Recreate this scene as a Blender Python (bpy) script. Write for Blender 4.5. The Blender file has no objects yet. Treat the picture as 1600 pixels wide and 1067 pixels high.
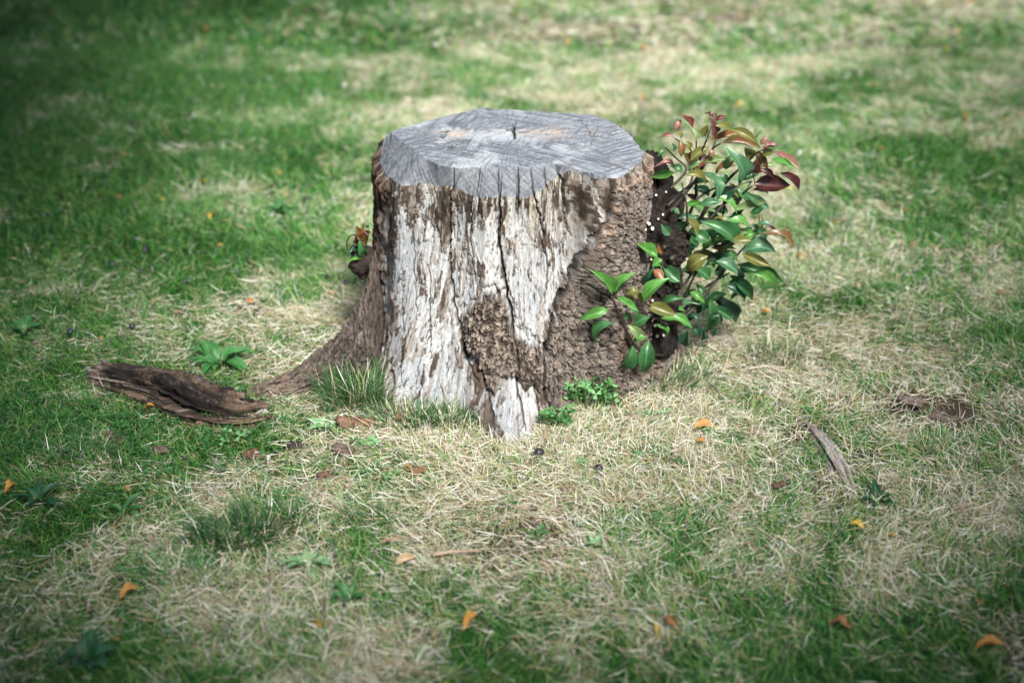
import bpy, math, random
import numpy as np
from mathutils import Matrix, Vector

R = math.radians
rng = np.random.default_rng(11)
random.seed(5)
scene = bpy.context.scene
col = scene.collection

# ------------------------------------------------------------------ camera
CAM_Z, PITCH, LENS = 1.53, R(25.8), 50.0
FPX = 1600 / 36.0 * LENS                     # focal length in photograph pixels
cam_d = bpy.data.cameras.new("camera")
cam = bpy.data.objects.new("camera", cam_d)
col.objects.link(cam)
cam.location = (0, 0, CAM_Z)
cam.rotation_euler = (math.pi / 2 - PITCH, 0, 0)
cam_d.lens = LENS
cam_d.sensor_width = 36
cam_d.clip_start = 0.05
cam_d.clip_end = 2000
cam_d.dof.use_dof = True
cam_d.dof.focus_distance = 3.05
cam_d.dof.aperture_fstop = 1.7
scene.camera = cam

# ------------------------------------------------------------------ light
SUN_EL, SUN_AZ = R(47), R(160)               # azimuth clockwise from +Y: behind the camera, a little to its right
world = bpy.data.worlds.new("World")
scene.world = world
world.use_nodes = True
wn = world.node_tree
sky = wn.nodes.new("ShaderNodeTexSky")
sky.sky_type = 'NISHITA'
sky.sun_disc = False
sky.sun_elevation = SUN_EL
sky.sun_rotation = SUN_AZ
sky.air_density = 1.0
sky.dust_density = 3.0
bg = wn.nodes["Background"]
wn.links.new(sky.outputs[0], bg.inputs[0])
bg.inputs[1].default_value = 0.06
sun_d = bpy.data.lights.new("sun", 'SUN')
sun_d.energy = 4.2
sun_d.angle = R(16)
sun_d.color = (1.0, 0.96, 0.9)
sun = bpy.data.objects.new("sun", sun_d)
col.objects.link(sun)
SUND = Vector((math.sin(SUN_AZ) * math.cos(SUN_EL), math.cos(SUN_AZ) * math.cos(SUN_EL), math.sin(SUN_EL)))
sun.rotation_euler = SUND.to_track_quat('Z', 'Y').to_euler()
sun.location = SUND * 20

scene.view_settings.view_transform = 'Standard'
scene.view_settings.look = 'None'
scene.view_settings.gamma = 1.0
scene.view_settings.exposure = 1.25
scene.view_settings.use_curve_mapping = False
scene.render.engine = 'CYCLES'
scene.cycles.use_denoising = True
scene.cycles.max_bounces = 6
scene.cycles.diffuse_bounces = 3
scene.cycles.transmission_bounces = 3
scene.cycles.transparent_max_bounces = 4

# ------------------------------------------------------------------ pixel <-> world
SP, CP = math.sin(PITCH), math.cos(PITCH)

def ray(px, py):
    a = (np.asarray(px, float) - 800) / FPX
    b = -(np.asarray(py, float) - 533.5) / FPX
    return np.stack([a, CP + b * SP, -SP + b * CP], -1)

def on_z(px, py, z=0.0):
    d = ray(px, py)
    t = (np.asarray(z, float) - CAM_Z) / d[..., 2]
    p = d * t[..., None]
    p[..., 2] += CAM_Z
    return p

def on_y(px, py, y):
    d = ray(px, py)
    t = np.asarray(y, float) / d[..., 1]
    p = d * t[..., None]
    p[..., 2] += CAM_Z
    return p

def project(p):
    x, y, z = p[..., 0], p[..., 1], p[..., 2] - CAM_Z
    f = y * CP - z * SP
    u = y * SP + z * CP
    f = np.maximum(f, .05)
    return 800 + FPX * x / f, 533.5 - FPX * u / f

# ------------------------------------------------------------------ noise
def _h(ix, iy, seed):
    h = (ix.astype(np.int64) * 374761393 + iy.astype(np.int64) * 668265263 + seed * 974634777) & 0xffffffff
    h = ((h ^ (h >> 13)) * 1274126177) & 0xffffffff
    h = ((h ^ (h >> 16)) * 2246822519) & 0xffffffff
    return ((h ^ (h >> 15)) & 0xffffff) / float(0xffffff)

def vnoise(x, y, seed=0):
    x = np.asarray(x, float); y = np.asarray(y, float)
    x, y = np.broadcast_arrays(x, y)
    ix = np.floor(x); iy = np.floor(y)
    fx = x - ix; fy = y - iy
    fx = fx * fx * fx * (fx * (fx * 6 - 15) + 10); fy = fy * fy * fy * (fy * (fy * 6 - 15) + 10)
    a = _h(ix, iy, seed); b = _h(ix + 1, iy, seed); c = _h(ix, iy + 1, seed); d = _h(ix + 1, iy + 1, seed)
    return (a * (1 - fx) + b * fx) * (1 - fy) + (c * (1 - fx) + d * fx) * fy

def fbm(x, y, o=4, seed=0, gain=.5):
    s = 0; a = 1; t = 0
    for i in range(o):
        s = s + a * vnoise(x * 2 ** i + 17.3 * i, y * 2 ** i - 9.1 * i, seed + i)
        t += a; a *= gain
    return s / t

def worley(x, y, seed=0):
    x = np.asarray(x, float); y = np.asarray(y, float)
    ix = np.floor(x); iy = np.floor(y)
    f1 = np.full(x.shape, 9.); f2 = np.full(x.shape, 9.); cid = np.zeros(x.shape)
    for dx in (-1, 0, 1):
        for dy in (-1, 0, 1):
            cx, cy = ix + dx, iy + dy
            jx = cx + .1 + .8 * _h(cx, cy, seed); jy = cy + .1 + .8 * _h(cx, cy, seed + 7)
            d = np.hypot(jx - x, jy - y)
            m = d < f1
            f2 = np.where(m, f1, np.minimum(f2, d))
            cid = np.where(m, _h(cx, cy, seed + 13), cid)
            f1 = np.where(m, d, f1)
    return f1, f2, cid

def sst(e0, e1, x):
    t = np.clip((x - e0) / (e1 - e0), 0, 1)
    return t * t * (3 - 2 * t)

def mixc(a, b, t):
    return np.asarray(a) * (1 - t[..., None]) + np.asarray(b) * t[..., None]

def sdf(u, v, poly):
    """signed distance to a polygon, negative inside"""
    P = np.asarray(poly, float)
    d = np.full(u.shape, 1e9); ins = np.zeros(u.shape, bool)
    for i in range(len(P)):
        a, b = P[i], P[(i + 1) % len(P)]
        d = np.minimum(d, seg(u, v, a, b)[0])
        c = ((a[1] > v) != (b[1] > v))
        with np.errstate(divide='ignore', invalid='ignore'):
            xx = (b[0] - a[0]) * (v - a[1]) / (b[1] - a[1] + 1e-12) + a[0]
        ins ^= c & (u < xx)
    return np.where(ins, -d, d)

def seg(u, v, a, b):
    dx, dy = b[0] - a[0], b[1] - a[1]
    t = np.clip(((u - a[0]) * dx + (v - a[1]) * dy) / (dx * dx + dy * dy + 1e-12), 0, 1)
    return np.hypot(u - a[0] - t * dx, v - a[1] - t * dy), t

def polyline_d(u, v, pts):
    """distance to a polyline and the fraction along it"""
    d = np.full(u.shape, 1e9); f = np.zeros(u.shape)
    n = len(pts) - 1
    for i in range(n):
        di, t = seg(u, v, pts[i], pts[i + 1])
        m = di < d
        d = np.where(m, di, d); f = np.where(m, (i + t) / n, f)
    return d, f

# ------------------------------------------------------------------ objects
def tag(o, label=None, cat=None, group=None, kind=None):
    if label: o["label"] = label
    if cat: o["category"] = cat
    if group: o["group"] = group
    if kind: o["kind"] = kind
    return o

def empty(name, loc, label=None, cat=None, group=None):
    o = bpy.data.objects.new(name, None)
    o.empty_display_size = .05
    o.location = loc
    col.objects.link(o)
    return tag(o, label, cat, group)

def mesh_data(name, verts, faces, colors=None, mat=None, smooth=True):
    """faces: list of arrays (n,k)"""
    me = bpy.data.meshes.new(name)
    verts = np.asarray(verts, np.float32).reshape(-1, 3)
    if not isinstance(faces, list): faces = [faces]
    faces = [np.asarray(f, np.int32) for f in faces if len(f)]
    loops = np.concatenate([f.ravel() for f in faces])
    tot = np.concatenate([np.full(len(f), f.shape[1], np.int32) for f in faces])
    start = np.concatenate([[0], np.cumsum(tot)[:-1]]).astype(np.int32)
    me.vertices.add(len(verts)); me.vertices.foreach_set("co", verts.ravel())
    me.loops.add(len(loops)); me.loops.foreach_set("vertex_index", loops)
    me.polygons.add(len(tot)); me.polygons.foreach_set("loop_start", start)
    try: me.polygons.foreach_set("loop_total", tot)
    except Exception: pass
    me.update(calc_edges=True)
    if colors is not None:
        c = np.ones((len(verts), 4), np.float32); c[:, :3] = np.asarray(colors).reshape(-1, 3)
        at = me.color_attributes.new("Col", 'FLOAT_COLOR', 'POINT')
        at.data.foreach_set("color", c.ravel())
    me.polygons.foreach_set("use_smooth", np.full(len(tot), smooth, bool))
    if mat: me.materials.append(mat)
    return me

def obj(name, me, parent=None, loc=None):
    o = bpy.data.objects.new(name, me)
    col.objects.link(o)
    if loc is not None: o.location = loc
    if parent is not None:
        o.parent = parent
        if loc is None: o.location = -Vector(parent.location)      # mesh in world coordinates under an unrotated Empty
    return o

def grid_faces(n, m, wrap=True):
    """n columns (wrapped or not) x m rows, vertex index = row*n+col"""
    c = np.arange(n if wrap else n - 1); r = np.arange(m - 1)
    C, Rr = np.meshgrid(c, r)
    a = Rr * n + C; b = Rr * n + (C + 1) % n
    return np.stack([a, b, b + n, a + n], -1).reshape(-1, 4)

# ------------------------------------------------------------------ materials
def nodes(name):
    m = bpy.data.materials.new(name); m.use_nodes = True
    return m, m.node_tree, m.node_tree.nodes["Principled BSDF"]

def attr_mat(name, rough=.85, fine=260, bump=.4, bdist=.002, var=.25, stretch=(1, 1, 1), spec=.25):
    m, nt, p = nodes(name)
    a = nt.nodes.new("ShaderNodeAttribute"); a.attribute_name = "Col"
    tc = nt.nodes.new("ShaderNodeTexCoord"); mp = nt.nodes.new("ShaderNodeMapping")
    mp.inputs['Scale'].default_value = stretch
    nt.links.new(tc.outputs['Object'], mp.inputs[0])
    n = nt.nodes.new("ShaderNodeTexNoise"); n.inputs['Scale'].default_value = fine; n.inputs['Detail'].default_value = 4
    n.inputs['Roughness'].default_value = .65
    nt.links.new(mp.outputs[0], n.inputs['Vector'])
    mr = nt.nodes.new("ShaderNodeMapRange")
    mr.inputs['From Min'].default_value = .25; mr.inputs['From Max'].default_value = .75
    mr.inputs['To Min'].default_value = 1 - var; mr.inputs['To Max'].default_value = 1 + var
    nt.links.new(n.outputs['Fac'], mr.inputs['Value'])
    mx = nt.nodes.new("ShaderNodeVectorMath"); mx.operation = 'SCALE'
    nt.links.new(a.outputs['Color'], mx.inputs[0]); nt.links.new(mr.outputs[0], mx.inputs['Scale'])
    nt.links.new(mx.outputs[0], p.inputs['Base Color'])
    b = nt.nodes.new("ShaderNodeBump"); b.inputs['Strength'].default_value = bump; b.inputs['Distance'].default_value = bdist
    nt.links.new(n.outputs['Fac'], b.inputs['Height']); nt.links.new(b.outputs[0], p.inputs['Normal'])
    p.inputs['Roughness'].default_value = rough
    p.inputs['Specular IOR Level'].default_value = spec
    return m

def grass_mat(name, trans=.35):
    m = bpy.data.materials.new(name); m.use_nodes = True
    nt = m.node_tree; nt.nodes.clear()
    out = nt.nodes.new("ShaderNodeOutputMaterial")
    a = nt.nodes.new("ShaderNodeAttribute"); a.attribute_name = "Col"
    d = nt.nodes.new("ShaderNodeBsdfDiffuse"); t = nt.nodes.new("ShaderNodeBsdfTranslucent")
    g = nt.nodes.new("ShaderNodeBsdfGlossy"); g.inputs['Roughness'].default_value = .45
    g.inputs['Color'].default_value = (1, 1, 1, 1)
    mx = nt.nodes.new("ShaderNodeMixShader"); mx.inputs[0].default_value = trans
    m2 = nt.nodes.new("ShaderNodeMixShader"); m2.inputs[0].default_value = .02
    nt.links.new(a.outputs['Color'], d.inputs[0]); nt.links.new(a.outputs['Color'], t.inputs[0])
    nt.links.new(d.outputs[0], mx.inputs[1]); nt.links.new(t.outputs[0], mx.inputs[2])
    nt.links.new(mx.outputs[0], m2.inputs[1]); nt.links.new(g.outputs[0], m2.inputs[2])
    nt.links.new(m2.outputs[0], out.inputs[0])
    return m

def leaf_mat(name, c1, c2, rough=.38, trans=.25, vein=None):
    """c1..c2 mottled leaf with a lighter midrib"""
    m = bpy.data.materials.new(name); m.use_nodes = True
    nt = m.node_tree; p = nt.nodes["Principled BSDF"]; out = nt.nodes["Material Output"]
    tc = nt.nodes.new("ShaderNodeTexCoord")
    oi = nt.nodes.new("ShaderNodeObjectInfo")
    ad = nt.nodes.new("ShaderNodeVectorMath"); ad.operation = 'ADD'
    nt.links.new(tc.outputs['Object'], ad.inputs[0]); nt.links.new(oi.outputs['Location'], ad.inputs[1])
    n = nt.nodes.new("ShaderNodeTexNoise"); n.inputs['Scale'].default_value = 3.2; n.inputs['Detail'].default_value = 3
    nt.links.new(ad.outputs[0], n.inputs['Vector'])
    r = nt.nodes.new("ShaderNodeValToRGB")
    r.color_ramp.elements[0].position = .36; r.color_ramp.elements[0].color = (*c1, 1)
    r.color_ramp.elements[1].position = .66; r.color_ramp.elements[1].color = (*c2, 1)
    nt.links.new(n.outputs['Fac'], r.inputs[0])
    sx = nt.nodes.new("ShaderNodeSeparateXYZ"); nt.links.new(tc.outputs['Object'], sx.inputs[0])
    ab = nt.nodes.new("ShaderNodeMath"); ab.operation = 'ABSOLUTE'; nt.links.new(sx.outputs['Y'], ab.inputs[0])
    lt = nt.nodes.new("ShaderNodeMapRange"); lt.inputs['From Min'].default_value = .0; lt.inputs['From Max'].default_value = .05
    lt.inputs['To Min'].default_value = .55; lt.inputs['To Max'].default_value = 0
    nt.links.new(ab.outputs[0], lt.inputs['Value'])
    mx = nt.nodes.new("ShaderNodeMix"); mx.data_type = 'RGBA'
    v = vein or tuple(min(1, x * 1.6 + .05) for x in c2)
    nt.links.new(lt.outputs[0], mx.inputs['Factor']); nt.links.new(r.outputs[0], mx.inputs['A']); mx.inputs['B'].default_value = (*v, 1)
    nt.links.new(mx.outputs['Result'], p.inputs['Base Color'])
    p.inputs['Roughness'].default_value = rough
    p.inputs['Specular IOR Level'].default_value = .5
    # fine side veins
    w = nt.nodes.new("ShaderNodeTexWave"); w.inputs['Scale'].default_value = 3.2; w.inputs['Distortion'].default_value = 1.5
    nt.links.new(tc.outputs['Object'], w.inputs['Vector'])
    b = nt.nodes.new("ShaderNodeBump"); b.inputs['Strength'].default_value = .03; b.inputs['Distance'].default_value = .003
    nt.links.new(w.outputs['Fac'], b.inputs['Height']); nt.links.new(b.outputs[0], p.inputs['Normal'])
    t = nt.nodes.new("ShaderNodeBsdfTranslucent"); nt.links.new(mx.outputs['Result'], t.inputs[0])
    ms = nt.nodes.new("ShaderNodeMixShader"); ms.inputs[0].default_value = trans
    nt.links.new(p.outputs[0], ms.inputs[1]); nt.links.new(t.outputs[0], ms.inputs[2])
    nt.links.new(ms.outputs[0], out.inputs[0])
    return m

def plain_mat(name, c1, c2, scale=60, rough=.8, bump=.4, bdist=.002):
    m, nt, p = nodes(name)
    tc = nt.nodes.new("ShaderNodeTexCoord")
    n = nt.nodes.new("ShaderNodeTexNoise"); n.inputs['Scale'].default_value = scale; n.inputs['Detail'].default_value = 5
    nt.links.new(tc.outputs['Object'], n.inputs['Vector'])
    r = nt.nodes.new("ShaderNodeValToRGB")
    r.color_ramp.elements[0].position = .35; r.color_ramp.elements[0].color = (*c1, 1)
    r.color_ramp.elements[1].position = .68; r.color_ramp.elements[1].color = (*c2, 1)
    nt.links.new(n.outputs['Fac'], r.inputs[0]); nt.links.new(r.outputs[0], p.inputs['Base Color'])
    b = nt.nodes.new("ShaderNodeBump"); b.inputs['Strength'].default_value = bump; b.inputs['Distance'].default_value = bdist
    nt.links.new(n.outputs['Fac'], b.inputs['Height']); nt.links.new(b.outputs[0], p.inputs['Normal'])
    p.inputs['Roughness'].default_value = rough
    return m

M_WOOD = attr_mat("weathered_wood", .8, 300, .7, .003, .42, (1, 1, .16))
M_CUT = attr_mat("sawn_wood", .78, 420, .4, .0015, .38, (1, .22, .4))
M_BARK = attr_mat("bark", .9, 230, 1.0, .005, .6)
M_LOG = attr_mat("rotten_wood", .85, 240, 1.0, .005, .55)
M_GRASS = grass_mat("grass_blades", .18)
M_GREENSTUFF = grass_mat("clover_leaf", .25)

# ================================================================== ground
def gz(x, y):
    return (fbm(np.asarray(x) * 1.3 + 5, np.asarray(y) * 1.3, 3, 3) - .5) * .03

def green_field(x, y):
    """how green the turf is (0 straw .. 1 lush) at a spot of the lawn, and how bare"""
    T = np.array([
        [1.0, 1.0, .95, .68, .5, .2, .34, .42, .5],
        [1.0, .98, .85, .5, .42, .42, .58, .6, .55],
        [1.0, .95, .8, .52, .45, .42, .45, .7, .68],
        [1.0, .92, .8, .5, .35, .32, .42, .6, .68],
        [.82, .7, .48, .28, .3, .16, .28, .46, .7],
        [.9, .78, .55, .4, .2, .22, .34, .26, .6],
        [.8, .64, .44, .3, .22, .26, .38, .5, .64],
        [.76, .62, .46, .42, .42, .44, .52, .6, .72],
        [.92, .8, .64, .58, .6, .6, .68, .72, .85]])
    u, v = project(np.stack([x, y, 0 * x], -1))
    gx = np.clip(u / 200, 0, 7.999); gy = np.clip(v / 133.4, 0, 7.999)
    ix = gx.astype(int); iy = gy.astype(int); fx = gx - ix; fy = gy - iy
    g = (T[iy, ix] * (1 - fx) + T[iy, ix + 1] * fx) * (1 - fy) + (T[iy + 1, ix] * (1 - fx) + T[iy + 1, ix + 1] * fx) * fy
    wx = x + .25 * (fbm(x * 2, y * 2, 2, 91) - .5); wy = y + .25 * (fbm(x * 2, y * 2, 2, 92) - .5)
    n = (fbm(wx * 3.2, wy * 2.6, 3, 21) - .5) * .8 + (fbm(wx * 14, wy * 11, 3, 22) - .5) * .9
    g = g + n
    bare = np.exp(-(((u - 1470 - (v - 650) * .9) / 115) ** 2 + ((v - 650) / 42) ** 2)) * 1.35 * (.45 + .55 * sst(.3, .55, fbm(x * 11, y * 11, 3, 62)))
    bare = np.minimum(bare, 1)
    bare = np.maximum(bare, .55 * np.exp(-(((u - 545) / 60) ** 2 + ((v - 640) / 16) ** 2)))
    bare = np.maximum(bare, .7 * sst(.72, .9, fbm(x * 4.5, y * 4.5, 2, 61)))
    return g, bare

def graded(lo, hi, flo, fhi, step, k=1.35):
    a = list(np.arange(flo, fhi + 1e-6, step)); s = step
    x = fhi
    while x < hi: s *= k; x += s; a.append(x)
    s = step; x = flo; b = []
    while x > lo: s *= k; x -= s; b.append(x)
    return np.array(b[::-1] + a)
gxs = graded(-400, 400, -5, 5, .08); gys = graded(-200, 900, .3, 10, .08)
GX, GY = np.meshgrid(gxs, gys)
GZ = gz(GX, GY)
far = sst(12, 60, np.hypot(GX, GY))
GZ = GZ * (1 - far)
gg, gb = green_field(GX.ravel(), GY.ravel())
gcol = mixc((.085, .062, .04), (.025, .038, .014), sst(.1, .9, gg))
gcol = mixc(gcol, (.055, .038, .028), gb)
def ground_mat():
    m = attr_mat("turf", .95, 90, .8, .008, .45)
    return m
me = mesh_data("ground", np.stack([GX, GY, GZ], -1), grid_faces(len(gxs), len(gys), False), gcol, ground_mat())
tag(obj("ground", me), kind="structure")

# ================================================================== stump
H = .535
CX, CY = 0.0, 3.15
cut_px = [  # lower rim of the sawn face in the photograph and its drop below the flat top
    (593, 256, .060), (606, 276, .060), (626, 291, .058), (645, 288, .052), (666, 285, .045), (695, 291, .045), (724, 299, .05), (758, 311, .055),
    (781, 308, .053), (827, 308, .052), (850, 294, .042), (867, 276, .024), (885, 266, .008), (902, 267, .004), (925, 277, .006),
    (962, 282, .008), (982, 271, .006), (1003, 252, .004), (1006, 238, .002), (980, 206, 0), (954, 190, 0), (931, 181, 0), (850, 175, 0),
    (767, 170, 0), (752, 168.5, 0), (709, 179, 0), (666, 190, 0), (630, 200, .003), (601, 214, .015), (596, 235, .04)]
flat_px = [  # rim of the flat part
    (609, 206), (637, 226), (663, 245), (686, 259), (705, 263), (732, 261), (781, 262), (810, 262), (845, 259), (867, 256), (885, 263), (902, 265),
    (925, 275), (962, 280), (982, 269), (1002, 250), (1005, 238), (980, 206), (954, 190), (931, 181), (850, 175), (767, 170), (752, 168.5),
    (709, 179), (666, 190), (630, 200)]
base_px = [(588, 585), (592, 625), (604, 642), (650, 646), (718, 652), (752, 680), (785, 706), (822, 698), (848, 668), (874, 645), (940, 628),
           (1005, 606), (1052, 578), (1062, 545), (1040, 505), (950, 462), (800, 452), (650, 470), (588, 520)]

def polar(pts, extra=None):
    P = np.asarray(pts)[:, :2]; n = len(P)
    rows = []
    for i in range(n):
        for k in np.linspace(0, 1, 24, endpoint=False):
            q = P[i] * (1 - k) + P[(i + 1) % n] * k
            e = 0 if extra is None else extra[i] * (1 - k) + extra[(i + 1) % n] * k
            rows.append((math.atan2(q[0] - CX, -(q[1] - CY)), math.hypot(q[0] - CX, q[1] - CY), e))
    rows.sort()
    a = np.array(rows)
    th = np.concatenate([a[:, 0] - 2 * math.pi, a[:, 0], a[:, 0] + 2 * math.pi])
    return th, np.tile(a[:, 1], 3), np.tile(a[:, 2], 3)
cp = np.array(cut_px, float)
cutW = on_z(cp[:, 0], cp[:, 1], H - cp[:, 2])
fp = np.array(flat_px, float); flatW = on_z(fp[:, 0], fp[:, 1], H)
bp = np.array(base_px, float); baseW = on_z(bp[:, 0], bp[:, 1], 0)
tC = polar(cutW, cp[:, 2]); tF = polar(flatW); tB = polar(baseW)
def pol(t, th, k=1): return np.interp(th, t[0], t[k])
def smooth_pol(t, th, w, k=1):
    return sum(pol(t, th + d, k) for d in np.linspace(-w, w, 7)) / 7

TH = np.concatenate([np.linspace(-1.85, 1.85, 760), np.linspace(1.85, 2 * math.pi - 1.85, 122)[1:-1]])
NT, NZ = len(TH), 320
rT = smooth_pol(tC, TH, .02); zT = H - smooth_pol(tC, TH, .025, 2)
rF = np.minimum(smooth_pol(tF, TH, .012), rT - .0005)
rB = np.maximum(smooth_pol(tB, TH, .03), rT + .012)
# ragged rim of the cut
zT = zT + (fbm(TH * 16, TH * 0, 3, 40) - .5) * .012 * (np.abs(TH) < 1.9)
Z0 = -.05
S = np.linspace(0, 1, NZ)
THg, Sg = np.meshgrid(TH, S)
Zb = Z0 + (zT[None] - Z0) * Sg
sn = np.clip(Zb / zT[None], 0, 1.2)
toe = np.exp(-((THg - .0) / .13) ** 2)                      # the narrow foot in front flares late
pw = 2.3 + 2.2 * toe
Rb = rT[None] + (rB - rT)[None] * np.clip(1 - sn, 0, 1.2) ** pw
Rb = Rb + (fbm(THg * 3.2, Zb * 2.0, 3, 31) - .5) * .022 * np.clip((1 - sn) * 6, 0, 1)
def cart(th, r, z): return np.stack([CX + np.sin(th) * r, CY - np.cos(th) * r, z], -1)
Pb = cart(THg, Rb, Zb)
U, V = project(Pb)
front = (np.abs(THg) < 1.75)
A = THg * .33                                               # metres round the trunk
# ragged lookup coordinates
Ud = U + (fbm(A * 70, Zb * 32, 3, 50) - .5) * 26
Vd = V + (fbm(A * 70 + 9, Zb * 32, 3, 51) - .5) * 30
barkR_poly = [(1020, 200), (1006, 240), (1000, 262), (975, 286), (957, 296), (952, 322), (945, 345), (925, 366), (912, 386), (893, 411), (880, 436), (868, 470),
              (856, 500), (850, 540), (847, 590), (852, 622), (872, 652), (900, 740), (1500, 720), (1500, 180)]
barkC_poly = [(733, 475), (750, 462), (790, 457), (798, 490), (812, 532), (848, 536), (855, 580), (846, 602), (820, 600), (800, 581), (784, 578), (778, 600),
              (766, 612), (756, 585), (737, 548), (722, 512)]
barkL_poly = [(200, 190), (604, 190), (599, 262), (613, 296), (606, 345), (604, 400), (601, 450), (597, 520), (603, 590), (612, 650), (600, 760), (200, 760)]
dR = np.where(front, sdf(Ud, Vd, barkR_poly), -60)
dC = np.where(front & (np.abs(THg) < 1.2), sdf(Ud, Vd, barkC_poly), 60)
dL = np.where(front, sdf(Ud * .6 + U * .4, Vd, barkL_poly), np.where(THg > math.pi, -60, 60))
dR = np.where(~front & (THg > math.pi), 60, dR)
kR, kC, kL = sst(3, -5, dR), sst(3, -5, dC), sst(3, -5, dL)
bark = np.maximum(np.maximum(kR, kC), kL)
# bark plates
wa = A + (fbm(A * 45, Zb * 40, 3, 60) - .5) * .016; wz = Zb + (fbm(A * 45 + 4, Zb * 40, 3, 61) - .5) * .026
f1, f2, cid = worley(wa / .015 + .8 * fbm(A * 90, Zb * 90, 2, 97), wz / .027 + .8 * fbm(A * 90 + 3, Zb * 90, 2, 98), 5)
g1, g2, cid2 = worley(wa / .0065, wz / .011, 6)
plate = sst(.02, .26, f2 - f1) * .62 + sst(0, .3, g2 - g1) * .38
rough = fbm(A * 130, Zb * 90, 4, 62)
hb = .002 + .0115 * plate + .008 * (rough - .4) + .003 * cid + .012 * (fbm(A * 14, Zb * 12, 2, 66) - .5)
hb = hb * (1 + .5 * kC)
# knobbly crust of the patch in front
k1, k2, kid = worley(wa / .012 + 2.4 * fbm(A * 75, Zb * 75, 3, 67), wz / .013 + 2.4 * fbm(A * 75 + 5, Zb * 75, 3, 68), 8)
hb = np.where(kC > .3, .005 + .011 * sst(.0, .4, k2 - k1) * (.4 + .6 * kid) + .009 * (rough - .5), hb)
stripL = fbm(A * 160, Zb * 9, 4, 63)
hb = np.where(kL > .3, .008 + .024 * (stripL - .35) + .006 * (rough - .5), hb)
# bare wood: long grain, thin flakes, drying cracks
grain = fbm(A * 150, Zb * 7, 4, 70)
grain2 = fbm(A * 420 + 3 * fbm(A * 20, Zb * 8, 2, 75), Zb * 16, 3, 71)
fl_n = fbm(A * 72 + 2.0 * fbm(A * 18, Zb * 10, 2, 73), Zb * 19, 5, 72, .6)
topband = sst(375, 315, V + (fbm(A * 40, Zb * 5, 2, 74) - .5) * 70)
leftlow = np.exp(-((U - 612) / 22) ** 2) * .5 + np.exp(-((U - 690) / 16) ** 2 - ((V - 560) / 70) ** 2) * .4
lowmid = np.exp(-((U - 755) / 32) ** 2) * sst(520, 600, V) * .6
rightup = np.exp(-((U - 915) / 42) ** 2 - ((V - 330) / 50) ** 2) * .8
toewood = np.exp(-((U - 805) / 36) ** 2) * sst(590, 610, V)
fth = .625 - .11 * topband - .12 * leftlow - .16 * lowmid - .12 * rightup + .06 * toewood + .05 * np.exp(-((U - 830) / 28) ** 2 - ((V - 450) / 60) ** 2)
flake = sst(0, .009, fl_n - fth)
flake_edge = np.exp(-((fl_n - fth) / .008) ** 2)
flake2 = sst(0, .02, fbm(A * 60 + 7, Zb * 24, 5, 76, .6) - .57 + .05 * topband)
hw = .0016 * (grain - .5) + .0010 * (grain2 - .5) + .0038 * flake + .0020 * flake2
cracks = [([(779, 262), (781, 330), (779, 380), (788, 420), (790, 450), (800, 500), (807, 540), (811, 600)], 3.0, .016),
          ([(722, 262), (706, 300), (705, 350), (704, 430), (708, 470), (720, 520), (728, 560), (748, 595)], 2.8, .014),
          ([(752, 260), (746, 300), (748, 330)], 2.0, .008), ([(809, 260), (810, 305), (808, 335)], 2.6, .012),
          ([(830, 264), (835, 310), (845, 345), (850, 372)], 1.9, .009), ([(850, 258), (853, 285), (858, 302)], 1.7, .007),
          ([(866, 255), (880, 290), (880, 330), (891, 372)], 2.2, .010), ([(909, 268), (914, 300), (916, 320)], 1.8, .008),
          ([(671, 415), (672, 480), (673, 560)], 2.0, .009), ([(662, 570), (658, 600), (650, 632)], 2.6, .012), ([(845, 372), (857, 420), (853, 475)], 1.8, .007),
          ([(806, 585), (815, 635), (822, 678)], 2.6, .012), ([(836, 600), (842, 650)], 1.9, .008), ([(648, 330), (646, 410), (652, 500)], 1.5, .005),
          ([(628, 420), (630, 520), (626, 600)], 1.5, .006), ([(738, 300), (736, 360), (742, 440)], 1.4, .005), ([(690, 600), (694, 640)], 1.8, .008),
          ([(760, 610), (772, 650), (770, 690)], 3.0, .012), ([(930, 280), (938, 310)], 1.6, .007), ([(612, 560), (614, 600), (605, 650)], 2.8, .012),
          ([(958, 300), (945, 345), (925, 368), (893, 413), (868, 472), (856, 505), (850, 545), (848, 592), (853, 624), (872, 652)], 4.2, .012)]
def crack_depth(U, V, A, Z):
    dep = np.zeros(U.shape); mask = np.zeros(U.shape)
    uu = U + (fbm(A * 25, Z * 60, 3, 80) - .5) * 7
    for pts, w, d in cracks:
        pa = np.array(pts)
        bb = (U > pa[:, 0].min() - 20) & (U < pa[:, 0].max() + 20) & (V > pa[:, 1].min() - 20) & (V < pa[:, 1].max() + 20)
        if not bb.any(): continue
        dd, f = polyline_d(uu[bb], V[bb], pts)
        wl = w * (.35 + .65 * np.sin(np.clip(f, .02, .98) * math.pi) ** .5)
        k = sst(wl, wl * .25, dd)
        dep[bb] = np.maximum(dep[bb], d * k); mask[bb] = np.maximum(mask[bb], k)
    return dep, mask
cdep, cmask = crack_depth(U, V, A, Zb)
cdep = cdep * front; cmask = cmask * front
fade = np.clip((1 - Sg) * 45, 0, 1)
disp = (hw * (1 - bark) + (hb + .006) * bark) * fade - cdep * (1 - .6 * np.maximum(kC, kL))
# the gap under the lip of the bark patch and beneath the bark edges
disp -= .010 * np.exp(-((dC - 5) / 5) ** 2) * (1 - bark) * front
Pd = cart(THg, Rb + disp, Zb)
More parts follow.
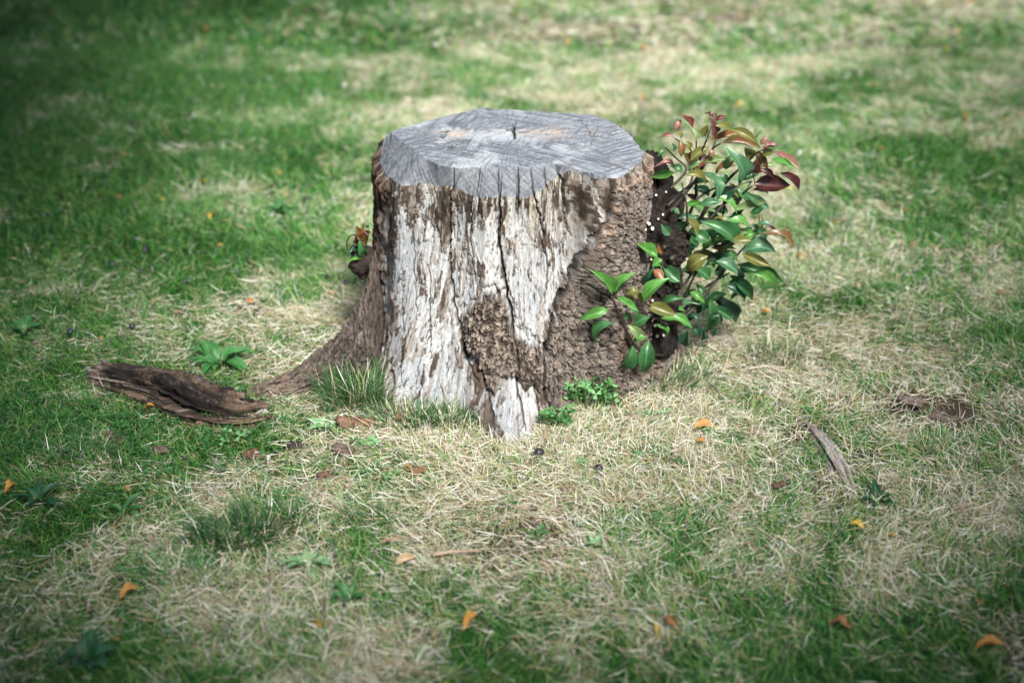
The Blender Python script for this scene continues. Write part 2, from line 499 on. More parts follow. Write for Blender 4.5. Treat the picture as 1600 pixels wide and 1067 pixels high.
# colours of the wood itself
pale = np.array((.60, .605, .60)); blue = np.array((.40, .425, .45)); tan = np.array((.40, .345, .27)); brown = np.array((.085, .058, .042)); dark = np.array((.05, .036, .028))
c = mixc(pale, blue, .75 * sst(.42, .66, fbm(A * 14, Zb * 4, 3, 77)))
c = mixc(c, tan, .5 * sst(.56, .76, fbm(A * 30 + 3, Zb * 5, 4, 78)))
c = mixc(c, (.46, .37, .21), .7 * topband * sst(.42, .6, fbm(A * 60, Zb * 18, 3, 79)))
c = mixc(c, (.34, .27, .19), .7 * toewood * sst(.4, .6, fbm(A * 50, Zb * 12, 3, 81)))
c = mixc(c, (.47, .37, .28), rightup * .8)
c = c * (1 - .16 * sst(.5, .75, grain2))[..., None] * (1 - .14 * sst(.52, .75, grain))[..., None]
hair = sst(.665, .715, fbm(A * 240 + 2 * fbm(A * 20, Zb * 6, 2, 87), Zb * 9, 3, 86))
c = mixc(c, (.16, .12, .09), .6 * hair)
curl_n = fbm(A * 34 + 1.5 * fbm(A * 20, Zb * 14, 2, 88), Zb * 13, 4, 89, .6)
curl_l = np.exp(-((curl_n - .56) / .0075) ** 2) * sst(.42, .52, fbm(A * 30, Zb * 24, 2, 90))
c = mixc(c, (.11, .08, .06), .75 * curl_l)
c = mixc(c, (.56, .555, .54), .5 * sst(.0, .03, curl_n - .57) * (1 - flake))
c = mixc(c, (.25, .195, .155), .8 * flake)
c = mixc(c, brown, .95 * flake * sst(.43, .56, fbm(A * 90, Zb * 35, 3, 82)))
c = mixc(c, (.34, .275, .21), .45 * flake2 * (1 - flake))
c = mixc(c, dark, .8 * flake_edge * sst(.4, .55, fbm(A * 50, Zb * 50, 2, 83)))
streak = topband * sst(.55, .63, fbm(A * 120, Zb * 11, 4, 84)) * sst(330, 318, V - 40 * fbm(A * 60, A * 0, 2, 85))
c = mixc(c, (.045, .03, .02), .9 * streak)
c = mixc(c, (.10, .07, .05), np.clip(.9 * lowmid * 1.5 * sst(.4, .6, fl_n), 0, 1))
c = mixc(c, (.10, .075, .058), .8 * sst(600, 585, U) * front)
pit_n = fbm(A * 190 + 2 * fbm(A * 40, Zb * 30, 2, 93), Zb * 62, 3, 94)
pit = sst(.66, .70, pit_n + .045 * topband + .05 * np.exp(-((cdep - .002) / .003) ** 2) * (cmask > .02) - .02)
c = mixc(c, (.05, .036, .026), .8 * pit)
c = mixc(c, (.72, .72, .70), .55 * sst(.64, .7, fbm(A * 150 + 30, Zb * 45, 3, 95)) * (1 - flake))
c = c * np.array((.62, .635, .65))
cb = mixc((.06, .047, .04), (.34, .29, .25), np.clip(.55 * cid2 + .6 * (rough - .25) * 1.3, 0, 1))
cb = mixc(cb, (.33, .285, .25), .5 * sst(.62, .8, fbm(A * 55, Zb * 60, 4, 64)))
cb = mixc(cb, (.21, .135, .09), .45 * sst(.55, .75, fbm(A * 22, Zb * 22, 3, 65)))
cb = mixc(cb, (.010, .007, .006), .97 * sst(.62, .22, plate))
nod = sst(.02, .42, k2 - k1) * (.35 + .65 * kid)
cc = mixc((.05, .037, .03), (.42, .35, .29), np.clip(.1 + .75 * nod * sst(.3, .6, fbm(A * 90, Zb * 80, 3, 69)) + 1.3 * (rough - .5), 0, 1))
cc = mixc(cc, (.015, .011, .009), .8 * sst(.16, .02, k2 - k1) * sst(.4, .55, fbm(A * 60, Zb * 60, 2, 96)))
cl = mixc((.018, .011, .009), (.13, .08, .056), sst(.36, .68, .6 * stripL + .4 * rough))
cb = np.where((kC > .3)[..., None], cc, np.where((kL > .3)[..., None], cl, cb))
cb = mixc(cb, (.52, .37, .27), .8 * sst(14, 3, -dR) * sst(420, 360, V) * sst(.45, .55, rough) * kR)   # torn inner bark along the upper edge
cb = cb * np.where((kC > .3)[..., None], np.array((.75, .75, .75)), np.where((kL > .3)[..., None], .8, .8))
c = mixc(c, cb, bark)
c = mixc(c, np.array((.02, .015, .012)), .95 * cmask)
stump = empty("tree_stump", (CX, CY, 0), "broad weathered grey tree stump with peeling bark and a sawn flat top", "tree stump")
quads = grid_faces(NT, NZ)
lab = np.where(kC > .5, 2, np.where(kL > .5, 3, np.where(kR > .5, 1, 0))).ravel()
fl = lab[quads].max(1)
Vv = Pd.reshape(-1, 3); Cc = c.reshape(-1, 3)
def subset(name, sel, mat, parent, label=None):
    q = quads[sel]
    idx, inv = np.unique(q.ravel(), return_inverse=True)
    o = obj(name, mesh_data(name, Vv[idx], inv.reshape(-1, 4), Cc[idx], mat), parent)
    return tag(o, label)
subset("trunk_wood", fl == 0, M_WOOD, stump, "bare silvery wood with long drying cracks")
subset("bark", fl == 1, M_BARK, stump, "thick fissured grey brown bark")
subset("bark_patch", fl == 2, M_BARK, stump, "knobbly patch of crusty bark left on the bare wood")
subset("bark_strip", fl == 3, M_BARK, stump, "dark stringy bark strip")

# sawn face: rings from the middle to the flat rim, then the slanted cut down to the outer rim
NI, NO = 110, 44
ks = np.concatenate([np.linspace(.004, 1, NI), np.linspace(1, 2, NO)[1:]])
THc, Kc = np.meshgrid(TH, ks)
topP = Vv.reshape(NZ, NT, 3)[-1]
rO = np.hypot(topP[:, 0] - CX, topP[:, 1] - CY); zO = topP[:, 2]
rFm = np.minimum(rF, rO - .0008)
Rc = np.where(Kc <= 1, rFm[None] * Kc, rFm[None] + (rO - rFm)[None] * (Kc - 1))
Zc = np.where(Kc <= 1, H, H + (zO - H)[None] * (Kc - 1))
Pc = cart(THc, Rc, Zc); Uc, Vc = project(Pc)
X, Y = Pc[..., 0], Pc[..., 1] - CY
inn = np.clip((2 - Kc) * 8, 0, 1)
wob = fbm(X * 9, Y * 9, 3, 100) * .06
ringr = np.hypot(X - .01, Y - .07) + wob
arc = fbm(X * 120 + Y * 75 + 7 * fbm(X * 4, Y * 4, 2, 108), (Y * 16 - X * 9), 3, 101)   # slanting chainsaw strokes
arc2 = fbm(X * 60 - Y * 130 + 120 * (Zc - H), X * 20 + Y * 9, 3, 102)
def strokes(ang, fr, sd):
    ca, sa = math.cos(ang), math.sin(ang)
    al = X * ca + Y * sa; ac = -X * sa + Y * ca + .35 * al * al
    return fbm(ac * fr + 3 * fbm(X * 5, Y * 5, 2, sd + 5), al * fr * .09, 3, sd)
sa_ = strokes(.75, 190, 180); sb_ = strokes(1.35, 210, 181); sc_ = strokes(-.5, 180, 182)
wA = sst(.42, .58, fbm(X * 5, Y * 5, 2, 183)); wB = sst(.48, .62, fbm(X * 6 + 4, Y * 6, 2, 184))
arc = (sa_ * (1 - wA) + sb_ * wA) * (1 - .8 * wB) + sc_ * .8 * wB
aa_ = THc * .33; zz_ = Zc - 1.2 * Rc
bev = .6 * fbm((aa_ * 1.1 + zz_) * 150, (aa_ - zz_) * 18, 3, 185) + .4 * fbm((aa_ * .9 - zz_) * 170, (aa_ + zz_) * 16, 3, 186)
saw = np.where(Kc < 1.0, .78 * arc + .22 * arc2, bev)
ring = .5 + .5 * np.sin(ringr * 560 + 3 * fbm(X * 20, Y * 20, 2, 103))
cdp, cmk = crack_depth(Uc, Vc, THc * .33, Zc)
cdp = cdp * (np.abs(THc) < 1.7); cmk = cmk * (np.abs(THc) < 1.7)
# fine radial checks
rad_n = fbm(THc * 60, Rc * 16, 3, 104); chk = sst(.64, .70, rad_n) * sst(.05, .12, Rc)
heart = [([(803, 192), (802, 205), (804, 216)], 3.0, .012), ([(905, 187), (925, 212), (910, 232)], 1.1, .003), ([(935, 195), (922, 230)], 1.1, .003),
         ([(713, 233), (760, 238)], 1.0, .003)]
for pts, w, dpt in heart:
    dd, f = polyline_d(Uc + (fbm(X * 60, Y * 60, 2, 105) - .5) * 6, Vc, pts)
    k = sst(w, w * .3, dd); cdp = np.maximum(cdp, k * dpt); cmk = np.maximum(cmk, k * .9)
holes = [(642, 209, 5, 2), (697, 205, 6, 3), (690, 213, 5, 2.2), (680, 218, 5, 2.2), (703, 229, 7, 2.4), (905, 187, 5, 2), (748, 262, 3, 2), (764, 171, 6, 2)]
hm = np.zeros(X.shape)
for hx, hy, ha, hbv in holes:
    q = np.hypot((Uc + (fbm(X * 90, Y * 90, 2, 106) - .5) * 5 - hx) / ha, (Vc - hy) / hbv)
    hm = np.maximum(hm, sst(1.15, .55, q))
dz = ((saw - .5) * .005 + (ring - .5) * .0007 - cdp - .008 * hm + (fbm(X * 40, Y * 40, 3, 107) - .5) * .003) * inn
Pc[..., 2] += np.where(Kc < 1.95, dz, 0)
grey = mixc((.088, .102, .124), (.225, .252, .285), sst(.3, .72, saw + .18 * (fbm(X * 90, Y * 90, 3, 109) - .5)))
grey = mixc(grey, (.15, .155, .17), .3 * sst(.55, .75, fbm(X * 14, Y * 14, 3, 110)))
grey = mixc(grey, (.41, .44, .475), .5 * sst(.55, .75, fbm(X * 17 + 3, Y * 10, 3, 111)))
grey = grey * (1 - .16 * ring * (1 - sst(.2, .3, Rc)))[..., None]
tw = np.exp(-((Uc - 850) / 75) ** 2 - ((Vc - 208) / 9) ** 2) + .7 * np.exp(-((Uc - 715) / 26) ** 2 - ((Vc - 211) / 8) ** 2)
grey = mixc(grey, (.40, .33, .27), np.clip(.6 * tw * sst(.35, .6, fbm(X * 40, Y * 60, 3, 112)), 0, 1))
orange = np.exp(-((Uc - 700) / 14) ** 2 - ((Vc - 208) / 4) ** 2) + np.exp(-((Uc - 716) / 7) ** 2 - ((Vc - 212) / 5) ** 2)
grey = mixc(grey, (.42, .30, .18), np.clip(.65 * orange * sst(.45, .6, fbm(X * 70, Y * 70, 2, 187)), 0, 1))
slant = sst(1.0, 1.06, Kc) * sst(.012, .03, (H - zO)[None] + 0 * Kc)
fib = fbm(THc * 60 + (Kc - 1) * 5, (Kc - 1) * 2.5, 4, 113)
grey = mixc(grey, mixc((.075, .083, .096), (.15, .163, .182), sst(.3, .7, .1 * fib + .9 * saw)), .85 * slant)
grey = mixc(grey, (.08, .075, .075), .6 * chk * (1 - slant))
grey = mixc(grey, (.03, .025, .022), np.clip(cmk * .9 + hm, 0, 1))
Pc[-1] = topP
obj("cut_top", mesh_data("cut_top", Pc, grid_faces(NT, len(ks)), grey, M_CUT), stump)

# left buttress root sweeping down to the turf
st = np.array([  # upper px, lower px, half width
    (590, 385, 628, 560, .060), (580, 430, 616, 585, .062), (570, 468, 604, 604, .062), (548, 504, 580, 610, .058), (520, 534, 552, 612, .052),
    (490, 558, 522, 614, .046), (455, 583, 480, 618, .040), (425, 595, 440, 622, .034), (400, 604, 408, 622, .026), (385, 612, 390, 622, .012)], float)
NS, NR = 230, 140
q = np.linspace(0, len(st) - 1, NS)
sti = np.stack([np.interp(q, range(len(st)), st[:, k]) for k in range(5)], 1)
ker = np.ones(9) / 9
for k in range(5): sti[6:-6, k] = np.convolve(sti[:, k], np.ones(13) / 13, 'valid')
Lw = on_z(sti[:, 2], sti[:, 3], 0); yc = Lw[:, 1] + sti[:, 4] * .8
Lw = on_y(sti[:, 2], sti[:, 3], yc); Lw[:, 2] = np.minimum(Lw[:, 2], -.02)
Uw = on_y(sti[:, 0], sti[:, 1], yc)
ph = np.linspace(0, 2 * math.pi, NR, endpoint=False)
mid = (Uw + Lw) / 2; hv = (Uw - Lw) / 2
nn = np.zeros((NS, NR)); PH, QQ = np.meshgrid(ph, q)
lon = QQ * .055
rn = (fbm(PH * 6 + 2 * fbm(PH * 2, lon * 9, 2, 121), lon * 14, 4, 120) - .5)
rp = (fbm(PH * 9, lon * 60, 4, 122) - .5)
infl = 1 + .24 * rn + .2 * rp + .16 * (fbm(PH * 20, lon * 130, 3, 123) - .5)
ringp = mid[:, None] + hv[:, None] * (np.cos(PH) * infl)[..., None] + np.array((0, 1, 0)) * (np.sin(PH) * sti[:, 4][:, None] * infl)[..., None]
q1, q2, qid = worley(PH * .05 / .009 + 1.5 * rp, lon / .022 + 1.2 * rn, 126)
qp = sst(0, .25, q2 - q1)
infl = infl + .10 * (qp - .6)
ringp = mid[:, None] + hv[:, None] * (np.cos(PH) * infl)[..., None] + np.array((0, 1, 0)) * (np.sin(PH) * sti[:, 4][:, None] * infl)[..., None]
rc = mixc((.032, .025, .021), (.15, .125, .108), np.clip(.5 * qid + .5 + rn * .6 + rp * 1.2 - .3, 0, 1))
rc = mixc(rc, (.012, .009, .007), .9 * sst(.6, .1, qp))
rc = mixc(rc, (.27, .195, .14), .55 * sst(4, 7.5, QQ) * sst(.35, .6, .5 + rp))
f = grid_faces(NR, NS)
obj("root", mesh_data("root", ringp, f, rc, M_BARK), stump)

# knotty burl on the right with many cut twig ends
def blob(lumps, nth=150, nph=110, amp=.012, seed=0, cell=.02):
    """one closed lumpy surface round the lumps' common centre"""
    L = np.array(lumps); c0 = L[:, :3].mean(0)
    th = np.linspace(0, 2 * math.pi, nth, endpoint=False); pz = np.linspace(.02, math.pi - .02, nph)
    T, Pz = np.meshgrid(th, pz)
    d = np.stack([np.sin(Pz) * np.cos(T), np.sin(Pz) * np.sin(T), np.cos(Pz)], -1)
    r = np.full(T.shape, .0)
    for l in L:
        o = l[:3] - c0
        b = d @ o; q = b * b - (o @ o - l[3] ** 2)
        r = np.maximum(r, np.where(q > 0, b + np.sqrt(np.maximum(q, 0)), 0))
    for _ in range(4):
        r = (r + np.roll(r, 1, 1) + np.roll(r, -1, 1) + np.vstack([r[:1], r[:-1]]) + np.vstack([r[1:], r[-1:]])) / 5
    s = T * .1
    pp = d * r[..., None]; ss = .02 / cell
    w1, w2, wid = worley((pp[..., 0] + .6 * pp[..., 1]) * 60 * ss, (pp[..., 2] + .45 * pp[..., 1]) * 60 * ss, seed)
    n = fbm((pp[..., 0] - .7 * pp[..., 1]) * 95, (pp[..., 2] + .4 * pp[..., 1]) * 95, 4, seed + 3)
    r = r + amp * (1 - w1) * (.4 + wid) + amp * 1.2 * (n - .5)
    return c0 + d * r[..., None], (n, w1, wid, T, Pz), grid_faces(nth, nph)
def bl(px, py, y, r): return [*on_y(px, py, y), r]
lumps = [bl(1020, 285, 3.05, .045), bl(1027, 330, 3.02, .058), bl(1029, 380, 3.0, .063), bl(1026, 430, 2.99, .055), bl(1028, 480, 2.98, .055), bl(1026, 525, 2.97, .05), bl(1012, 360, 2.98, .05), bl(1016, 260, 3.07, .03)]
bv, (n, w1, wid, T_, Pz_), bfaces = blob(lumps, 260, 280, amp=.009, seed=130, cell=.013)
bc = mixc((.003, .003, .003), (.034, .025, .021), np.clip((1 - w1) * wid * 1.1 + .5 * (n - .35), 0, 1))
burl = obj("burl", mesh_data("burl", bv, bfaces, bc, M_BARK), stump)
tag(burl, "dark knotty burl studded with pale cut twig ends")
M_STUB = plain_mat("cut_twig_end", (.45, .40, .34), (.72, .68, .6), 300)
def tube(pts, r0, r1, n=7, cap=True):
    P = np.asarray(pts, float)
    t = np.gradient(P, axis=0); t /= np.linalg.norm(t, axis=1)[:, None] + 1e-9
    ref = np.array((.31, .17, .93)); a = np.cross(t, ref); a /= np.linalg.norm(a, axis=1)[:, None] + 1e-9
    b = np.cross(t, a)
    r = np.linspace(r0, r1, len(P))
    an = np.linspace(0, 2 * math.pi, n, endpoint=False)
    v = P[:, None] + (a[:, None] * np.cos(an)[None, :, None] + b[:, None] * np.sin(an)[None, :, None]) * r[:, None, None]
    fs = [grid_faces(n, len(P))]
    if cap: fs.append(np.array([list(range(n))[::-1], [(len(P) - 1) * n + i for i in range(n)]]))
    return v.reshape(-1, 3), fs
def spline(pts, k=6):
    P = np.asarray(pts, float); n = len(P)
    if n < 3: return np.array([P[0] + (P[-1] - P[0]) * t for t in np.linspace(0, 1, k)])
    Q = np.vstack([2 * P[0] - P[1], P, 2 * P[-1] - P[-2]]); out = []
    for i in range(1, n):
        for t in np.linspace(0, 1, k, endpoint=(i == n - 1)):
            a, b, c_, d = Q[i - 1], Q[i], Q[i + 1], Q[i + 2]
            out.append(.5 * (2 * b + (c_ - a) * t + (2 * a - 5 * b + 4 * c_ - d) * t * t + (3 * b - a - 3 * c_ + d) * t ** 3))
    return np.array(out)
stub_px = [(1023, 253, 5), (1015, 275, 4.5), (1012, 296, 3), (1003, 317, 3.5), (1009, 312, 2.5), (996, 340, 3), (1002, 343, 3.5), (1005, 351, 3.5), (1012, 347, 2.5), (1014, 350, 3),
           (1019, 357, 3.5), (1009, 359, 2.8), (1025, 305, 2.5), (1040, 300, 2), (1035, 335, 2.4), (1028, 342, 2), (1004, 350, 2), (1018, 470, 2.5), (1024, 508, 3),
           (1026, 538, 3), (1027, 525, 3.2), (1018, 520, 2.6), (1036, 525, 2.4), (1050, 516, 2.2), (1000, 330, 2), (1022, 390, 2), (1006, 372, 2), (1017, 405, 2)]
BV = bv.reshape(-1, 3); bu, bw = project(BV)
bcen = BV.mean(0)
for sx, sy, sr in stub_px:
    dd = np.hypot(bu - sx, bw - sy) + np.where(BV[:, 1] > 3.01, 1000, 0)
    p = BV[np.argmin(dd)]
    nrm = np.array((p[0] - bcen[0], p[1] - bcen[1] - .05, .015)); nrm /= np.linalg.norm(nrm)
    nrm = nrm * .6 + np.array((0, -.75, .25)); nrm /= np.linalg.norm(nrm)
    r = sr * .00115
    v, fs = tube([p - nrm * .012, p + nrm * .004, p + nrm * .007], r, r * .92, 8)
    o = bpy.data.objects.new("twig_stub", mesh_data("twig_stub", v, fs, None, M_STUB, False)); col.objects.link(o); o.parent = burl

# ================================================================== leaves
def leaf_mesh(name, mat, arch=.12, fold=.16, wave=.0, tip=1.15, bite=None, nl=7):
    xs = np.linspace(0, 1, nl); ys = np.array((-1, -.52, 0, .52, 1))
    w = np.sin(np.pi * xs ** .86) ** .82 * (1 - .25 * xs ** 3); w[0] = .03; w[-1] = .0
    v = []
    for i, x in enumerate(xs):
        for j, y in enumerate(ys):
            wy = w[i]
            if bite and bite[0] <= i <= bite[1] and y == bite[2]: wy *= bite[3]
            v.append((x, y * wy * .5, arch * 4 * x * (1 - x) - arch * .8 * x * x + abs(y) * w[i] * fold * .5 + wave * math.sin(x * 9 + y * 2) * abs(y) * w[i]))
    return mesh_data(name, v, grid_faces(5, nl, False), None, mat)
LM = {
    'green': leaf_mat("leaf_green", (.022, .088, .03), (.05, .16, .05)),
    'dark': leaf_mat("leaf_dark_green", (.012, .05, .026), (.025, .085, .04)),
    'bright': leaf_mat("leaf_bright_green", (.05, .17, .03), (.10, .27, .055)),
    'light': leaf_mat("leaf_pale_green", (.12, .2, .075), (.2, .28, .11)),
    'olive': leaf_mat("leaf_olive", (.085, .105, .022), (.16, .15, .04)),
    'red': leaf_mat("leaf_bronze_red", (.09, .016, .02), (.17, .05, .042)),
    'pink': leaf_mat("leaf_dusky_pink", (.18, .06, .055), (.27, .13, .105)),
    'maroon': leaf_mat("leaf_maroon", (.035, .011, .013), (.08, .024, .022)),
    'rust': leaf_mat("leaf_rust", (.15, .055, .018), (.25, .115, .04)),
    'mixed': leaf_mat("leaf_green_turning_red", (.07, .11, .025), (.2, .075, .04)),
    'teal': leaf_mat("leaf_blue_green", (.028, .10, .045), (.075, .18, .085)),
}
SHAPES = [dict(arch=.14, fold=.3), dict(arch=.24, fold=.4), dict(arch=.08, fold=.5, wave=.07), dict(arch=.2, fold=.22, wave=.1), dict(arch=-.06, fold=.4, wave=.04)]
LMESH = {}
def get_leaf(colr, k):
    if (colr, k) not in LMESH: LMESH[(colr, k)] = leaf_mesh("leaf_" + colr, LM[colr], **SHAPES[k])
    return LMESH[(colr, k)]

def put_leaf(me, base, tipp, width, parent, up=None, name="leaf"):
    B, T = Vector(base), Vector(tipp)
    x = T - B; L = x.length; x.normalize()
    n = Vector(up) if up is not None else Vector((0, -.5, .85))
    n = n - x * n.dot(x)
    if n.length < .05: n = Vector((0, -1, .1)) - x * x.dot(Vector((0, -1, .1)))
    n.normalize(); y = n.cross(x)
    m = Matrix(((x.x * L, y.x * width, n.x * L, B.x), (x.y * L, y.y * width, n.y * L, B.y), (x.z * L, y.z * width, n.z * L, B.z), (0, 0, 0, 1)))
    o = bpy.data.objects.new(name, me); col.objects.link(o)
    o.parent = parent
    o.matrix_basis = Matrix.Translation(-Vector(parent.location)) @ m
    return o

# leaves read off two enlarged views of the photograph: (base, tip, width, colour)
V5, V6 = (980, 160, 4.446), (880, 340, 3.81)
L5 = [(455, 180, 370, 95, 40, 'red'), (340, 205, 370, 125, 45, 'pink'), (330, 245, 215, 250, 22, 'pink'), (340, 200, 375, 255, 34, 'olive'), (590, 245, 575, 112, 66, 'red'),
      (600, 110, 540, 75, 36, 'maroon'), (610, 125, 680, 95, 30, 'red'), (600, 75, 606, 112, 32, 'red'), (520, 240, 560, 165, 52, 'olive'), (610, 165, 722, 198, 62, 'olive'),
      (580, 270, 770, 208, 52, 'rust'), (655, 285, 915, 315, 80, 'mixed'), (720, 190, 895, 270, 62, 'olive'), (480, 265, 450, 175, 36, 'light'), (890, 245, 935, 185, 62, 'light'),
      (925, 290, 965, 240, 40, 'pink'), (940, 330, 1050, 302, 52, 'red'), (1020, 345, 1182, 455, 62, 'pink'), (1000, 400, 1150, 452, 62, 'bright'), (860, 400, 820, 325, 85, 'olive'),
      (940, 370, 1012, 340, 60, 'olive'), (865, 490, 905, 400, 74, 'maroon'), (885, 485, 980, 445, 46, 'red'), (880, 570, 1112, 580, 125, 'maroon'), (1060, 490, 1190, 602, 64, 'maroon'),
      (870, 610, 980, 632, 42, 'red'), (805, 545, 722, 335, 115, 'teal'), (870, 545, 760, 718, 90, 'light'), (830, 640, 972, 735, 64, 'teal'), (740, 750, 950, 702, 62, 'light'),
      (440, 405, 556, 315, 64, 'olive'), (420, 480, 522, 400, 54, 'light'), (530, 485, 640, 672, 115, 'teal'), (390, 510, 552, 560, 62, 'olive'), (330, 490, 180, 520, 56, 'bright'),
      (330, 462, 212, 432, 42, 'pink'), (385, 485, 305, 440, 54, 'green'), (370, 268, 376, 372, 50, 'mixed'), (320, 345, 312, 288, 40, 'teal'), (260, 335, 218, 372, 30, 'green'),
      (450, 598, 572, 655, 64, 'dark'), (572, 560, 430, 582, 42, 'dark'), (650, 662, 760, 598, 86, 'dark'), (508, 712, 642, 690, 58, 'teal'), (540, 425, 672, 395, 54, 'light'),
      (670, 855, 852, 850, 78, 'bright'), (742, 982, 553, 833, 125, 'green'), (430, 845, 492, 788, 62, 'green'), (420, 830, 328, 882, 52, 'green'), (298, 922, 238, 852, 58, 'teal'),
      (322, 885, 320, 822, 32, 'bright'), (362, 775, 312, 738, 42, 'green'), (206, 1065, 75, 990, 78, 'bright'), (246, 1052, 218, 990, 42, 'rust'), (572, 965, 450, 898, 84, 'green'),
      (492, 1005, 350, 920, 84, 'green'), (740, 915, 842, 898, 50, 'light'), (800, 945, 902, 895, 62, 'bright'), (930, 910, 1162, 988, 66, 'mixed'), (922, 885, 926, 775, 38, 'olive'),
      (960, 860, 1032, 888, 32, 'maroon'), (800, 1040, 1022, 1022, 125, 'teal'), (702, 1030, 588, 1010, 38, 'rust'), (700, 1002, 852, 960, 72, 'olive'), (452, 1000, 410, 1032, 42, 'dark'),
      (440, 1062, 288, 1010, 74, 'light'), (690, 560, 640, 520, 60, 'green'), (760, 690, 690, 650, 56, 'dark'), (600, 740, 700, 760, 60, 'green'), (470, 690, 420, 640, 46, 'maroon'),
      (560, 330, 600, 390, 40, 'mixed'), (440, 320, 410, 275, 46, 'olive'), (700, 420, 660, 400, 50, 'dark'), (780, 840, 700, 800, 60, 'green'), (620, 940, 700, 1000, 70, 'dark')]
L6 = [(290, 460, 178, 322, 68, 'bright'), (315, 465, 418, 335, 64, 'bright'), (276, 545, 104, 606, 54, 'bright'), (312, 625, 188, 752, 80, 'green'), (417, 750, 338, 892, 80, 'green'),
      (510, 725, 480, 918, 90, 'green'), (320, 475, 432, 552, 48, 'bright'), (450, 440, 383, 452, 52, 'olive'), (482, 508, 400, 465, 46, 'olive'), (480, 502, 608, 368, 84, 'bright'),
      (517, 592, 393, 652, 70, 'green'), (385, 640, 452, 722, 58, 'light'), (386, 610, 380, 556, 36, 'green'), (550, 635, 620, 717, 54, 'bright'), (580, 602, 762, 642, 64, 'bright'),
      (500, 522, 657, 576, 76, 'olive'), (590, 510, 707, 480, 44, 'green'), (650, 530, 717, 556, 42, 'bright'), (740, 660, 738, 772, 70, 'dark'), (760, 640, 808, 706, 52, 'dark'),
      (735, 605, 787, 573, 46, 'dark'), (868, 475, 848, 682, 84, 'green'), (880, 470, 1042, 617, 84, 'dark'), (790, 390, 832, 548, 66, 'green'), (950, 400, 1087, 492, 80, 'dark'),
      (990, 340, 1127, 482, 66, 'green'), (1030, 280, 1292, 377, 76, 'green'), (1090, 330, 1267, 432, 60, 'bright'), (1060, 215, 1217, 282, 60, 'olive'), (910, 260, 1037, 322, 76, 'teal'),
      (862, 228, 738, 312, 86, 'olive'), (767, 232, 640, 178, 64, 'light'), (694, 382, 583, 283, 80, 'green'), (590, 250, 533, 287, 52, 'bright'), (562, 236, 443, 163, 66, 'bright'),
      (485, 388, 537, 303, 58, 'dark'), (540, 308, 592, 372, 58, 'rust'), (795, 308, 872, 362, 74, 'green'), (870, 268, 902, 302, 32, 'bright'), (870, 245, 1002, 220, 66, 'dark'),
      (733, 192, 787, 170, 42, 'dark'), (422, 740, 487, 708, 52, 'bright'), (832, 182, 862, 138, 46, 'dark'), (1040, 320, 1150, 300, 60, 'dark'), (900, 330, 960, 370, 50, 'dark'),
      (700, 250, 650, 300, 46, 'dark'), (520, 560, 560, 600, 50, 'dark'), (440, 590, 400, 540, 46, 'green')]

def shrub_y(px):
    return float(np.interp(px, [900, 960, 1010, 1050, 1100, 1260], [2.80, 2.82, 2.86, 2.95, 3.02, 3.06]))
shrub = empty("sprouting_shrub", tuple(on_z(1040, 560, .0)), "leafy sapling with green and bronze red leaves sprouting from the burl of the stump", "shrub")
M_STEM = plain_mat("dark_stem", (.010, .007, .007), (.035, .021, .018), 120, .6)
def stem(pts, view, r0, r1, parent=shrub, yoff=0, name="stem", ys=None):
    P = []
    for i, (a, b) in enumerate(pts):
        px, py = view[0] + a / view[2], view[1] + b / view[2]
        y = ys[i] if ys else shrub_y(px) + yoff + .02 * math.sin(i * 2.1 + a)
        P.append(on_y(px, py, y))
    v, fs = tube(spline(P, 5), r0, r1, 7)
    return obj(name, mesh_data(name, v, fs, None, M_STEM), parent)
for pts, r0, r1, yo in [
    ([(300, 1090), (395, 1010), (430, 920), (490, 840), (600, 650), (680, 560), (760, 480), (840, 410), (900, 350)], .0068, .0022, 0),
    ([(490, 840), (580, 800), (680, 700), (780, 650), (870, 580)], .0042, .0018, 0),
    ([(250, 1010), (330, 980), (400, 860), (440, 760), (480, 680), (560, 620), (660, 580)], .0055, .002, .03),
    ([(300, 760), (400, 640), (500, 500), (590, 330), (650, 285)], .0042, .0018, .0), ([(510, 480), (510, 370), (560, 240), (600, 120)], .003, .0014, .0),
    ([(280, 720), (330, 670), (380, 620), (440, 560), (470, 420), (480, 270), (460, 180)], .0036, .0014, .03), ([(300, 600), (410, 470), (330, 380), (265, 315)], .003, .0013, -.01),
    ([(330, 250), (440, 330), (470, 420)], .0012, .002, .03), ([(640, 860), (660, 800), (680, 720)], .003, .002, .02), ([(480, 650), (480, 560), (500, 500)], .004, .003, .0),
    ([(600, 1000), (720, 980), (830, 940), (920, 910), (980, 850)], .0032, .0012, .02), ([(420, 860), (410, 700), (380, 560)], .003, .0016, -.02),
    ([(840, 410), (870, 480), (885, 560)], .002, .0012, 0), ([(590, 330), (620, 240), (605, 130)], .002, .001, 0), ([(900, 350), (960, 330), (1030, 350)], .002, .001, 0)]:
    stem(pts, V5, r0, r1, yoff=yo)
for pts, r0, r1, yo in [
    ([(560, 560), (640, 520), (680, 470), (780, 310), (860, 240)], .0052, .0022, 0), ([(570, 590), (690, 520), (780, 350), (820, 290)], .004, .002, .03),
    ([(570, 640), (720, 590), (830, 470), (940, 340), (1030, 230), (1150, 100)], .0058, .0018, 0), ([(560, 600), (715, 550), (790, 460), (900, 380), (990, 330)], .0045, .002, .02),
    ([(620, 640), (560, 600), (530, 620), (510, 720)], .004, .0014, -.03), ([(600, 560), (540, 540), (480, 505)], .0035, .0014, -.02), ([(640, 400), (600, 330), (590, 250)], .003, .0013, 0),
    ([(720, 640), (800, 650), (850, 580)], .0022, .001, 0), ([(840, 470), (870, 475), (890, 470)], .002, .001, 0), ([(660, 300), (700, 240), (740, 190)], .003, .0015, 0)]:
    stem(pts, V6, r0, r1, yoff=yo)
